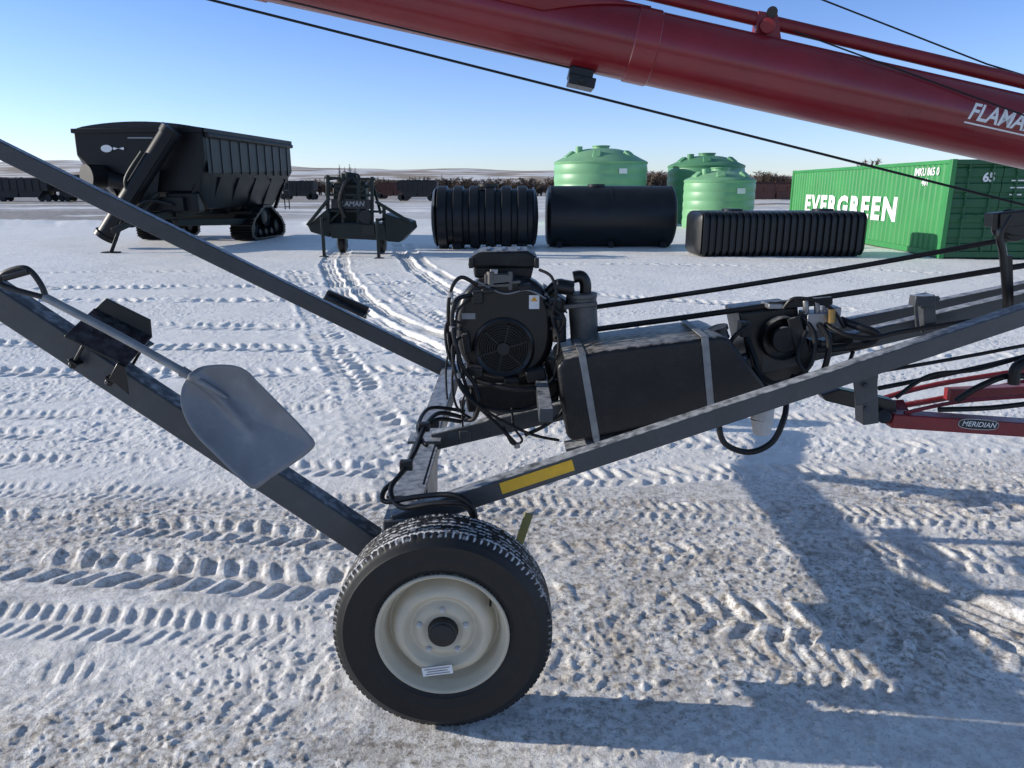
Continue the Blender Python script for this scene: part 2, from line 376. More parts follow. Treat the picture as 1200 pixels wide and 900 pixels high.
# ------------------------------------------------------------ THE AUGER
AX=-.37; AZ=.56
auger=root('grain_auger',(-.2,3.3,0),'large red and grey portable grain auger with engine, on a cream-rimmed wheel, filling the foreground','auger')
def lerp(a,b,t): return a+(b-a)*t
ta=at(340,-38,3.3); tb=at(1200,155,3.3); td=(tb-ta).normalized()
t0=ta-td*7.5; t1=tb+td*7.6; TR=.141
mb=MB(); L_=(t1-t0).length; mb.lathe([(TR,L_*i/60) for i in range(61)],t0,td,96,capends=True)
tube=mb.build('auger_tube',M['red'],auger)
def tp(px,rr=0.):
    lo,hi=0.,L_
    for _ in range(50):
        m=(lo+hi)/2; p=t0+td*m; d=(p.y-rr)*CP+(H-p.z)*SP; q=600+p.x/d*F
        if q<px: lo=m
        else: hi=m
    return t0+td*lo
for px in (300,752,1600):
    p=tp(px); mb=MB(); mb.lathe([(TR+.001,-.05),(TR+.005,-.046),(TR+.005,.046),(TR+.001,.05)],p,td,64)
    mb.build('tube_collar',M['red'],tube)
p=tp(690); up=Vector((0,0,1)); up=(up-td*td.z).normalized(); fr=td.cross(up).normalized()
if fr.y>0: fr=-fr
mb=MB(); vs=[];
for i in range(2):
    for k in range(9):
        th=R(8+65*k/8); n_=fr*math.cos(th)+up*math.sin(th)
        l=(-.75 if i==0 else (.22-.42*(1-k/8)))
        vs.append(p+td*l+n_*(TR+.006))
mb.add(vs,[(k,k+1,k+10,k+9) for k in range(8)]); ob=mb.build('doubler_plate',M['redd'],tube); s=ob.modifiers.new('s','SOLIDIFY'); s.thickness=.008; s.offset=0
p=tp(690)-up*TR
RY=Matrix.Rotation(math.atan2(-td.z,td.x),3,'Y')
mb=MB(); mb.box(p-up*.016,(.10,.10,.045),RY); mb.box(p-up*.045+td*.01,(.11,.13,.04),RY)
mb.cyl(p-up*.045+td*.01-Vector((0,.085,0)),p-up*.045+td*.01+Vector((0,.085,0)),.012,10)
mb.build('tube_bracket',M['blackm'],auger,bevel=.006)
pa=at(785,-2,3.3); pb=at(1200,96,3.3); pd=(pb-pa).normalized()
MB().tube([pa-pd*4,pb+pd*4],.0265,20,False).build('truss_pipe',M['redd'],auger)
mb=MB(); mb.prism([at(884,52,3.27),at(918,60,3.27),at(912,16,3.27),at(889,12,3.27)],(0,.06,0)); mb.cyl(at(900,30,3.24),at(900,30,3.36),.03,18)
mb.beam(at(884,54,3.3),at(920,63,3.3),.12,.02)
mb.build('truss_stand',M['redd'],auger,bevel=.004)
mb=MB(); mb.cyl(at(905,14,3.26),at(905,14,3.34),.022,14); mb.build('cable_clamp',M['dark'],auger)
def wire(p,q,Y0,Y1,r,e0=3,e1=3,name='cable'):
    a=at(*p,Y0); b=at(*q,Y1); d=(b-a).normalized()
    return MB().tube([a-d*e0,b+d*e1],r,8,False).build(name,M['hose'],auger)
wire((240,-2),(1200,240),2.95,3.05,.0048,3,.15,'lift_cable')
wire((960,-2),(1157,75),3.3,3.3,.0035,4,0,'truss_cable')
wire((930,36),(1165,122),3.24,3.15,.0032,0,1,'truss_cable')
wire((328,-1),(672,80),3.13,3.13,.0035,3,0,'truss_cable')
wire((1157,75),(1200,88),3.3,3.3,.0035,0,2,'truss_cable')
cx_=tp(1176,TR)
def ft(u,v):
    th=v/TR+R(2); return cx_+td*u+(fr*math.cos(th)+up*math.sin(th))*(TR+.0015)
text('FLAMAN',.090,ft,M['white'],'lettering',tube,shear=.25,bold=.0020,fitw=.30,slices=10)
mb=MB(); vs=[]
for i in range(12):
    for v in(-.046,-.040): vs.append(ft(-.150+.30*i/11,v))
mb.add(vs,[(2*i,2*i+2,2*i+3,2*i+1) for i in range(11)])
mb.build('lettering_underline',M['white'],tube)
# axle
mb=MB(); mb.beam((AX,2.20,AZ),(AX,4.42,AZ),.10,.10)
axle=mb.build('axle',M['steel'],auger,bevel=.006)
WZ=.334; FWX=.0; FWY=5.42
mb=MB(); mb.beam((AX+.02,2.27,AZ),(-.215,2.27,WZ),.08,.10); mb.cyl((-.215,2.08,WZ),(-.215,2.30,WZ),.03,20)
mb.build('spindle_leg',M['steel'],auger,bevel=.005)
mb=MB(); mb.beam((AX,4.38,AZ),(FWX,FWY-.30,AZ),.09,.09); mb.beam((FWX,FWY-.30,AZ+.03),(FWX,FWY-.30,WZ-.03),.08,.08,up=(0,1,0)); mb.cyl((FWX,FWY-.32,WZ),(FWX,FWY-.1,WZ),.03,20)
mb.build('spindle_leg',M['steel'],auger,bevel=.005)
for bx in ((AX,3.0,AZ+.055,.14,.12),(AX,2.42,AZ+.056,.13,.10)):
    mb=MB(); mb.box(bx[:3],(bx[3],bx[4],.012)); mb.build('axle_plate',M['steel'],auger,bevel=.002)
mb=MB(); mb.prism([(AX+.052,2.5,AZ+.05),(AX+.052,2.9,AZ+.05),(AX+.052,2.85,AZ-.12),(AX+.052,2.55,AZ-.12)],(.01,0,0))
mb.build('axle_gusset',M['steel'],auger,bevel=.002)
# lift arms
na=at(428,632,2.26); nb=at(0,350,2.36); d=(nb-na).normalized(); e=nb+d*2.0
mb=MB(); mb.beam(na+d*-.03,e,.075,.098); narm=mb.build('lift_arm',M['steel'],auger,bevel=.007,seg=3)
fa=at(526,434,4.36); fb=at(0,175,4.12); d2=(fb-fa).normalized(); e2=fb+d2*2.6
mb=MB(); mb.beam(fa,e2,.075,.092); farm=mb.build('lift_arm',M['steel'],auger,bevel=.007,seg=3)
mb=MB()
mb.prism([at(378,350,4.1),at(384,340,4.1),at(432,360,4.1),at(428,374,4.1)],(0,.03,0))
mb.beam(at(385,345,4.13),at(430,368,4.13),.20,.012)
mb.build('arm_bracket',M['blackm'],farm,bevel=.002)
dd=(nb-na).normalized(); u_=Vector((0,1,0)).cross(dd)
if u_.z<0: u_=-u_
for i,(cx,cy) in enumerate(((108,401),(150,421))):
    c=at(cx,cy+2,2.33)
    mb=MB()
    mb.beam(c+u_*.056-Vector((0,.08,0)),c+u_*.056+Vector((0,.09,0)),.035,.008,up=u_)
    mb.beam(c-u_*.056-Vector((0,.07,0)),c-u_*.056+Vector((0,.07,0)),.03,.008,up=u_)
    for s in(-.058,.058):
        mb.cyl(c+u_*.075+Vector((0,s,0)),c-u_*.08+Vector((0,s,0)),.006,8)
        mb.cyl(c-u_*.062+Vector((0,s,0)),c-u_*.076+Vector((0,s,0)),.013,6)
    mb.build('rack_clamp',M['blackm'],narm,bevel=.0015)
# one angled plate across both clamps, with a turned-up lip
a1=at(96,388,2.30); b1=at(166,422,2.30)
mb=MB(); dp=(b1-a1)
mb.prism([a1+Vector((0,-.10,.0)),b1+Vector((0,-.10,.0)),b1+Vector((0,.08,.055)),a1+Vector((0,.08,.055))],u_*.008)
mb.prism([a1+Vector((0,.08,.055)),b1+Vector((0,.08,.055)),b1+Vector((0,.085,.115)),a1+dp*.25+Vector((0,.085,.115))],Vector((0,.008,0)))
mb.prism([b1-dp*.12+Vector((0,-.10,.004)),b1+Vector((0,-.10,.004)),b1+Vector((0,-.10,-.085)),b1-dp*.3+Vector((0,-.10,-.06))],Vector((0,-.008,0)))
mb.build('rack_plate',M['blackm'],narm,bevel=.0015)
# side rails
r0=at(478,606,2.24); r1=at(1200,368,2.62); rd=(r1-r0).normalized()
mb=MB(); mb.beam(r0-rd*.05,r1+rd*1.6,.055,.068); rail=mb.build('side_rail',M['steel'],auger,bevel=.005,seg=3)
def onrail(px,Yoff=0,v=0):
    lo,hi=0,4.
    for _ in range(40):
        m=(lo+hi)/2; p=r0+rd*m; dd=p.y*CP+(H-p.z)*SP
        if 600+p.x/dd*F<px: lo=m
        else: hi=m
    return r0+rd*lo+Vector((0,Yoff,v))
a_=onrail(587,-.0295,.004); b_=onrail(671,-.0295,.004)
mb=MB(); mb.beam(a_,b_,.002,.040); mb.build('reflective_strip',M['yellow'],rail)
def railobj(p,Y0,q,Y1,w,h,m='steel',e0=0,e1=1.5,nm='side_rail'):
    a=at(*p,Y0); b=at(*q,Y1); d=(b-a).normalized(); mb=MB(); mb.beam(a-d*e0,b+d*e1,w,h); return mb.build(nm,M[m],auger,bevel=.004)
railobj((508,516),3.02,(1200,352),2.95,.06,.075,nm='inner_rail')
railobj((540,474),3.5,(1200,338),3.25,.06,.06,nm='inner_rail')
for px,py,Y0,Y1 in((545,512,2.98,3.62),(640,487,2.5,3.6)):
    a=at(px,py,Y0); mb=MB(); mb.beam(a,Vector((a.x,Y1,a.z)),.05,.05); mb.build('cross_member',M['steel'],auger,bevel=.003)
def rod(p,q,Y0,Y1,r,sag,e):
    a=at(*p,Y0); b=at(*q,Y1); pts=[lerp(a,b,t)+Vector((0,0,-sag*4*t*(1-t))) for t in(0,.25,.5,.75,1)]
    pts.append(b+(b-a).normalized()*e); MB().tube(pts,r,12).build('hydraulic_line',M['hose'],auger)
rod((690,361),(1182,280),3.15,3.0,.0105,.012,.3)
rod((690,387),(1195,312),3.0,2.9,.0115,.008,.4)
rod((1000,440),(1200,405),3.0,3.1,.008,.004,.5)
rod((1030,455),(1200,418),3.0,3.1,.010,.004,.5)
mb=MB(); mb.tube([at(1184,252,2.8),at(1172,275,2.8),at(1176,300,2.8),at(1181,366,2.8)],.014,10); mb.beam(at(1180,300,2.8),at(1182,368,2.8),.02,.03)
mb.build('control_lever',M['blackm'],auger)
mb=MB(); c=at(1186,264,2.86); mb.lathe([(.02,-.04),(.055,-.04),(.06,-.025),(.045,-.01),(.045,.01),(.06,.025),(.055,.04),(.02,.04)],c,(0,1,0),32,capends=True)
mb.beam(at(1163,258,2.84),at(1240,250,2.84),.10,.05); mb.prism([at(1164,250,2.8),at(1215,243,2.8),at(1215,277,2.8),at(1190,276,2.8),at(1164,268,2.8)],(0,.012,0))
mb.build('pulley',M['blackm'],auger,bevel=.002)
mb=MB(); mb.beam(at(1083,345,2.9),at(1085,388,2.9),.07,.05); mb.box(at(1081,352,2.86),(.08,.05,.04)); mb.cyl(at(1098,350,2.85),at(1098,350,2.9),.012,8)
mb.build('rail_post',M['steel'],auger,bevel=.003)
mb=MB(); mb.beam(at(1014,440,2.78),at(1016,494,2.78),.075,.06); mb.prism([at(1000,445,2.74),at(1030,438,2.74),at(1027,470,2.74),at(1004,476,2.74)],(0,.008,0)); mb.cyl(at(1016,452,2.72),at(1016,452,2.76),.011,6); mb.cyl(at(1016,480,2.72),at(1016,480,2.76),.011,6)
mb.build('hanger_bracket',M['steel'],auger,bevel=.003)
# ---- red swing arm
mb=MB(); mb.beam(at(1040,490,3.0),at(1215,502,3.0),.09,.062); mb.beam(at(1215,502,3.0),at(1420,515,3.0),.09,.062)
sw=mb.build('swing_arm',M['redd'],auger,bevel=.006)
mb=MB(); mb.tube([at(1030,468,3.15),at(1100,450,3.15),at(1240,428,3.15)],.012,10); mb.tube([at(1040,478,3.2),at(1110,466,3.2),at(1240,440,3.2)],.014,10); mb.beam(at(1110,462,3.1),at(1250,455,3.1),.05,.05)
mb.beam(at(1050,470,3.12),at(1060,490,3.05),.06,.02); mb.tube([at(1060,484,2.98),at(1130,470,2.98),at(1240,462,2.98)],.009,8)
mb.build('linkage_arm',M['redd'],sw,bevel=0)
mb=MB(); mb.prism([at(963,463,3.0),at(985,456,3.0),at(1050,470,3.0),at(1052,488,3.0),at(1000,478,3.0),at(968,470,3.0)],(0,.07,0)); mb.cyl(at(1036,488,2.95),at(1036,488,3.1),.03,16)
mb.build('swing_arm_pivot',M['blackm'],sw,bevel=.004)
for pts,r_ in (([at(1120,470,2.95),at(1150,452,2.93),at(1190,440,2.93),at(1260,450,2.9)],.013),([at(1100,480,2.95),at(1160,478,2.93),at(1230,470,2.9)],.011),([at(1188,450,2.9),at(1192,430,2.9),at(1215,420,2.9)],.022),([at(1050,466,2.98),at(1090,440,2.98),at(1150,432,2.95),at(1240,405,2.95)],.009)):
    MB().tube(pts,r_,10).build('swing_arm_hose',M['hose'],sw)
lc=at(1147,497.5,2.953); ld=(at(1215,502,3)-at(1040,490,3)).normalized()
lu=Vector((0,0,1)); lu=(lu-ld*lu.dot(ld)).normalized()
def oval(c,a,b,ld,lu,off,m,nm,par,n=28,pw=4):
    vs=[c]; 
    for k in range(n):
        th=2*math.pi*k/n; cs,sn=math.cos(th),math.sin(th)
        vs.append(c+ld*a*math.copysign(abs(cs)**(2/pw),cs)+lu*b*math.copysign(abs(sn)**(2/pw),sn))
    vs=[v+Vector((0,-off,0)) for v in vs]
    return MB().add(vs,[(0,1+k,1+(k+1)%n) for k in range(n)]).build(nm,m,par)
oval(lc,.086,.023,ld,lu,.0,M['filt'],'badge_border',sw,pw=3); oval(lc,.083,.020,ld,lu,.0015,M['dark'],'badge',sw,pw=3)
text('MERIDIAN',.031,lambda u,v: lc+ld*u+lu*v+Vector((0,-.003,0)),M['white'],'lettering',sw,shear=.2,bold=.0003,fitw=.145)
# ---- fuel tank
Yt=2.70
FT=[(653,430),(662,421),(700,412),(845,394),(856,398),(897,452),(897,468),(886,475),(672,518),(664,512)]
mb=MB(); mb.prism([at(x,y,Yt) for x,y in FT],(0,.36,0)); tank=mb.build('fuel_tank',M['tank'],auger,bevel=.014,seg=3)
for xt,xb in((682,699),(826,834)):
    def yt(x): return np.interp(x,[653,662,700,845,856,897],[430,421,412,394,398,452])
    ya=yt(xt); yb=np.interp(xb,[672,886],[518,475])
    mb=MB(); a=at(xt,ya-1,Yt-.003); b=at(xb,yb+2,Yt-.003)
    mb.beam(a,b,.026,.004,up=(0,1,0)); a2=Vector((a.x,Yt-.003,a.z+.003)); mb.beam(a2,a2+Vector((0,.37,0)),.026,.004)
    mb.cyl(b+Vector((0,-.006,-.002)),b+Vector((0,.03,-.002)),.012,8)
    mb.build('tank_strap',M['galv'],tank)
mb=MB(); c=at(845,398,Yt+.14); mb.cyl(c,c+Vector((-.015,0,.035)),.035,20); mb.cyl(c+Vector((-.015,0,.035)),c+Vector((-.02,0,.05)),.042,20); mb.build('fuel_cap',M['blackm'],tank)
mb=MB(); mb.prism([at(652,424,Yt+.10),at(668,417,Yt+.10),at(668,426,Yt+.02),at(656,431,Yt+.02)],(0,0,.003)); mb.build('tank_sticker',M['white'],tank)
mb=MB(); mb.prism([at(655,455,Yt+.37),at(900,410,Yt+.37),at(910,470,Yt+.33),at(670,520,Yt+.33)],(0,.01,0)); mb.build('tank_cradle',M['steel'],auger,bevel=.002)
mb=MB(); mb.beam(at(662,523,Yt+.05),at(905,472,Yt+.05),.10,.012); mb.build('tank_shelf',M['steel'],auger,bevel=.002)
# ---- hydraulic control box
mb=MB(); mb.prism([at(866,366,2.95),at(936,358,2.95),at(942,442,2.95),at(884,455,2.95)],(0,.22,0)); cb=mb.build('control_box',M['blackm'],auger,bevel=.012,seg=3)
mb=MB(); mb.lathe([(.085,0),(.09,.01),(.09,.05),(.0,.055)],at(915,395,2.95)+Vector((0,-.045,0)),(0,1,0),30); mb.lathe([(.0,-.01),(.05,-.01),(.055,.0)],at(915,395,2.95)+Vector((0,-.047,0)),(0,1,0),30); mb.build('pump_cover',M['black'],cb)
mb=MB(); mb.box(at(955,375,2.93),(.10,.10,.07)); mb.box(at(973,371,2.93),(.05,.08,.085))
for k in range(3): mb.cyl(at(945+k*13,368,2.9),at(944+k*13,352,2.9),.012,10)
mb.build('valve_block',M['silver'],cb,bevel=.003)
mb=MB(); mb.box(at(905,357,2.95),(.06,.10,.02)); mb.build('box_latch',M['silver'],cb,bevel=.003)
mb=MB(); mb.cyl(at(975,362,2.86),at(975,378,2.86),.014,10); mb.build('brass_fitting',M['brass'],cb)
mb=MB(); mb.beam(at(900,358,2.93),at(975,352,2.9),.03,.03); mb.beam(at(930,372,2.9),at(946,430,2.88),.02,.05); mb.box(at(952,404,2.9),(.05,.06,.05)); mb.box(at(985,395,2.9),(.08,.06,.04)); mb.box(at(872,385,2.92),(.04,.06,.06)); mb.build('valve_bracket',M['black'],cb,bevel=.003)
def hz(pts,r=.011,nm='hydraulic_hose',par=None):
    MB().tube([at(*p) for p in pts],r,10).build(nm,M['hose'],par or cb)
hz([(942,372,2.9),(955,395,2.86),(948,430,2.84),(915,450,2.82),(893,440,2.84),(884,418,2.86),(876,395,2.9)],.010)
hz([(960,380,2.88),(972,400,2.84),(965,435,2.84),(950,455,2.86)],.012)
hz([(985,375,2.9),(1010,384,2.84),(1028,392,2.82),(1018,402,2.82),(985,408,2.84),(950,410,2.88)],.016)
hz([(968,380,2.88),(990,392,2.82),(1020,396,2.8),(1060,388,2.84),(1140,376,2.86)],.010)
hz([(880,380,2.9),(860,395,2.88),(850,420,2.92),(858,440,2.95)],.009)
hz([(930,440,2.86),(915,460,2.8),(900,455,2.78),(884,430,2.84)],.009)
hz([(945,388,2.88),(935,420,2.84),(955,442,2.82),(990,430,2.84),(1000,412,2.86)],.008)
hz([(918,362,2.9),(930,350,2.88),(955,352,2.86),(975,362,2.86),(990,384,2.86)],.007)
hz([(852,478,2.74),(843,496,2.66),(850,520,2.64),(878,530,2.64),(905,518,2.64),(919,490,2.66),(922,468,2.74)],.0115,'looped_hose',auger)
mb=MB(); mb.cyl(at(896,462,2.8),at(893,490,2.8),.044,20); mb.cyl(at(893,490,2.8),at(893,508,2.8),.044,20,.034); mb.build('oil_filter',M['filt'],auger,bevel=0)
# ---- engine
Ye=2.95
eng=MB(); eng.prism([at(543,452,Ye+.08),at(655,446,Ye+.08),at(655,478,Ye+.08),at(548,484,Ye+.08)],(0,.34,0)); eng.prism([at(560,400,Ye+.1),at(640,400,Ye+.1),at(648,455,Ye+.1),at(552,455,Ye+.1)],(0,.3,0))
engine=eng.build('engine',M['black'],auger,bevel=.01)
pts=[]
for k in range(40):
    th=2*math.pi*k/40; cs,sn=math.cos(th),math.sin(th); rx=58; ry=62
    x=592+rx*math.copysign(abs(cs)**.85,cs); y=385-ry*math.copysign(abs(sn)**.85,sn)
    if sn>0: y-=3*abs(cs)
    pts.append(at(x,y,Ye))
mb=MB(); mb.prism(pts,(0,.13,0)); mb.build('blower_housing',M['blackm'],engine,bevel=.030,seg=4)
c=at(590,408,Ye)
mb=MB(); prof=[(.128,.0),(.125,-.012),(.115,-.016),(.106,-.010)]
for k in range(9): 
    r_=.100-k*.010; prof+=[(r_,-.008),(r_-.003,-.012),(r_-.006,-.012),(r_-.009,-.008)]
prof+=[(.006,-.010)]
mb.lathe(prof,c,(0,1,0),48); mb.build('fan_screen',M['blackm'],engine)
mb=MB()
for k in range(6):
    th=2*math.pi*k/6+.3; dv=Vector((math.cos(th),0,math.sin(th))); mb.beam(c+dv*.02+Vector((0,-.014,0)),c+dv*.10+Vector((0,-.014,0)),.004,.006)
mb.cyl(c+Vector((0,-.022,0)),c+Vector((0,-.006,0)),.026,20); mb.build('screen_guard',M['guard'],engine)
for sx,rot in((-1,-32),(1,32)):
    mb=MB(); base=at(598+sx*36,372,Ye+.22); Rm=Matrix.Rotation(R(rot),3,'Y')
    for k in range(9): mb.box(base+Rm@Vector((0,0,-.06+.018*k)),(.15,.15,.006),Rm)
    mb.box(base,(.11,.11,.16),Rm); mb.box(base+Rm@Vector((0,0,.10)),(.13,.14,.05),Rm)
    mb.build('finned_cylinder',M['dullm'],engine,bevel=.0015)
mb=MB(); mb.prism([at(548,313,Ye+.02),at(550,302,Ye+.02),at(562,295,Ye+.02),at(618,294,Ye+.02),at(630,302,Ye+.02),at(632,314,Ye+.02)],(0,.24,0)); mb.prism([at(556,326,Ye+.04),at(554,312,Ye+.04),at(626,312,Ye+.04),at(622,328,Ye+.04)],(0,.20,0))
mb.build('air_cleaner',M['black'],engine,bevel=.010,seg=3)
for x in (572,590,608):
    mb=MB(); mb.beam(at(x,293.5,Ye+.06),at(x,293.5,Ye+.06)+Vector((0,.16,0)),.015,.008); mb.build('air_cleaner_rib',M['blackm'],engine,bevel=.002)
for x in (552,629):
    mb=MB(); mb.box(at(x,308,Ye+.0),(.018,.03,.04)); mb.build('air_cleaner_clip',M['blackm'],engine,bevel=.003)
mb=MB(); mb.box(at(583,328,Ye+.0),(.10,.06,.05)); mb.cyl(at(575,318,Ye-.02),at(575,336,Ye-.02),.016,12); mb.cyl(at(598,318,Ye-.02),at(598,340,Ye-.02),.010,12); mb.beam(at(560,334,Ye-.02),at(610,330,Ye-.02),.02,.012); mb.build('carburettor',M['dullm'],engine,bevel=.003)
mb=MB(); mb.box(at(579,318,Ye-.012),(.03,.03,.02)); mb.build('throttle_bracket',M['silver'],engine,bevel=.002)
for bx,by,w_,h_,dz_ in ((560,348,.04,.05,.03),(547,402,.03,.08,.03),(556,434,.07,.04,.03),(628,438,.08,.045,.04),(600,446,.06,.03,.02),(572,340,.05,.02,.03),(615,336,.05,.025,.02)):
    mb=MB(); mb.box(at(bx,by,Ye-dz_/2),(w_,dz_+.03,h_),Matrix.Rotation(R(random.uniform(-14,14)),3,'Y')); mb.build('engine_cover',M['black'] if bx%2 else M['blackm'],engine,bevel=.005)
mb=MB(); mb.tube([at(560,330,Ye-.03),at(590,344,Ye-.03),at(618,340,Ye-.03),at(640,350,Ye-.02)],.0035,8); mb.build('throttle_linkage',M['silver'],engine)
mb=MB(); mb.cyl(at(682,346,Ye+.06),at(686,412,Ye+.06),.058,28); mb.cyl(at(682,343,Ye+.06),at(682,349,Ye+.06),.062,28); mb.cyl(at(686,407,Ye+.06),at(686,414,Ye+.06),.062,28)
mb.beam(at(660,360,Ye+.0),at(700,356,Ye+.0),.01,.02)
mb.build('muffler',M['dullm'],engine,bevel=.004)
mb=MB(); mb.tube([at(686,346,Ye+.06),at(686,332,Ye+.06),at(681,324,Ye+.06),at(672,325,Ye+.06)],.024,16); mb.build('exhaust_outlet',M['blackm'],engine)
mb=MB(); mb.tube([at(640,345,Ye+.1),at(655,332,Ye+.1),at(668,340,Ye+.1),at(668,360,Ye+.1)],.02,14); mb.build('exhaust_pipe',M['blackm'],engine)
for p_,q_,r_ in (((652,335,Ye),(672,338,Ye),.030),((655,372,Ye-.02),(655,400,Ye-.02),.030),((648,418,Ye-.01),(655,440,Ye-.01),.034)):
    mb=MB(); mb.cyl(at(*p_),at(*q_),r_,18); mb.build('starter_motor' if r_==.034 else 'canister',M['blackm'],engine,bevel=.004)
mb=MB(); mb.box(at(650,356,Ye),(.05,.08,.04)); mb.build('ignition_module',M['black'],engine,bevel=.004)
mb=MB(); mb.cyl(at(660,425,Ye-.02),at(680,425,Ye-.02),.018,14); mb.cyl(at(668,410,Ye-.01),at(672,455,Ye-.01),.012,12); mb.build('engine_fitting',M['dullm'],engine)
mb=MB()
mb.prism([at(620,346,Ye-.003),at(632,346,Ye-.003),at(632,362,Ye-.003),at(620,362,Ye-.003)],(0,.002,0)); mb.build('warning_sticker',M['white'],engine)
mb=MB(); mb.prism([at(622,353,Ye-.005),at(630,353,Ye-.005),at(626,347.5,Ye-.005)],(0,.001,0)); mb.build('warning_symbol',M['orange'],engine)
mb=MB(); mb.prism([at(541,367,Ye-.004),at(557,367,Ye-.004),at(557,374,Ye-.004),at(541,374,Ye-.004)],(0,.001,0)); mb.build('maker_plate',M['galv'],engine)
for x,y in((640,345),(540,430),(645,430),(592,328),(537,385),(647,385)):
    mb=MB(); mb.cyl(at(x,y,Ye-.006),at(x,y,Ye+.01),.008,6); mb.build('housing_bolt',M['dullm'],engine)
def ez_(pts,r): hz(pts,r,'engine_hose',engine)
ez_([(560,335,2.93),(540,325,2.9),(527,345,2.88),(526,390,2.88),(532,430,2.86),(548,462,2.84),(590,505,2.8),(608,524,2.8)],.008)
ez_([(556,345,2.93),(535,352,2.88),(530,380,2.86),(540,425,2.84),(556,450,2.86),(562,470,2.84),(556,490,2.86),(545,492,2.9)],.009)
ez_([(546,380,2.9),(524,378,2.88),(524,410,2.86),(536,440,2.84)],.006)
ez_([(540,395,2.9),(530,410,2.84),(540,455,2.82),(575,485,2.8),(620,508,2.82),(655,516,2.86)],.006)
ez_([(650,440,2.9),(664,455,2.84),(660,480,2.84),(640,498,2.84),(615,510,2.84)],.008)
ez_([(560,446,2.92),(600,456,2.86),(640,452,2.86),(655,430,2.9)],.009)
ez_([(600,478,2.88),(602,500,2.84),(612,516,2.82),(600,520,2.84),(590,500,2.88)],.005)
ez_([(640,355,2.92),(650,362,2.9),(662,376,2.88),(650,396,2.9)],.007)
ez_([(632,316,2.95),(646,324,2.92),(652,345,2.9),(647,372,2.9),(655,400,2.88),(650,440,2.88)],.006)
ez_([(552,456,2.9),(560,474,2.86),(600,482,2.84),(640,472,2.86),(660,450,2.9)],.007)
ez_([(550,352,2.92),(536,366,2.87),(533,410,2.86),(530,450,2.85),(536,478,2.86),(552,490,2.9)],.005)
rr_=random.Random(3)
for k in range(3):
    x=rr_.uniform(526,540); y=rr_.uniform(350,400); P_=[(x,y,2.9)]
    for j in range(4): x+=rr_.uniform(-6,10); y+=rr_.uniform(16,32); P_.append((min(x,650),min(y,505),rr_.uniform(2.85,2.9)))
    ez_(P_,rr_.uniform(.003,.005))
for p in((530,385,2.86),(537,440,2.83),(606,522,2.8),(528,345,2.87)):
    c=at(*p); mb=MB(); mb.cyl(c-Vector((0,0,.010)),c+Vector((0,0,.010)),.0115,10); mb.build('hose_clamp',M['silver'],engine)
def az_(pts,r): hz(pts,r,'axle_hose',auger)
az_([(545,490,2.95),(515,484,2.9),(498,500,2.7),(486,530,2.5),(466,560,2.36),(450,575,2.3),(452,588,2.26),(490,582,2.22),(530,580,2.18),(552,592,2.16),(557,608,2.16)],.009)
az_([(540,494,2.95),(510,492,2.88),(492,512,2.66),(478,545,2.44),(458,572,2.3),(470,594,2.22),(510,590,2.18),(545,592,2.16),(556,612,2.16)],.009)
az_([(545,482,3.0),(505,478,2.96),(490,498,2.74),(494,515,2.6),(500,522,2.55)],.008)
for p in((497,500,2.7),(476,545,2.42),(508,496,2.85)):
    c=at(*p); mb=MB(); mb.box(c,(.045,.03,.035)); mb.build('hose_tie',M['dark'],auger,bevel=.004)
mb=MB(); mb.beam(at(607,640,2.42),at(620,602,2.42),.03,.012,up=(0,1,0)); mb.build('reflector_tab',M['olive'],auger,bevel=.002)
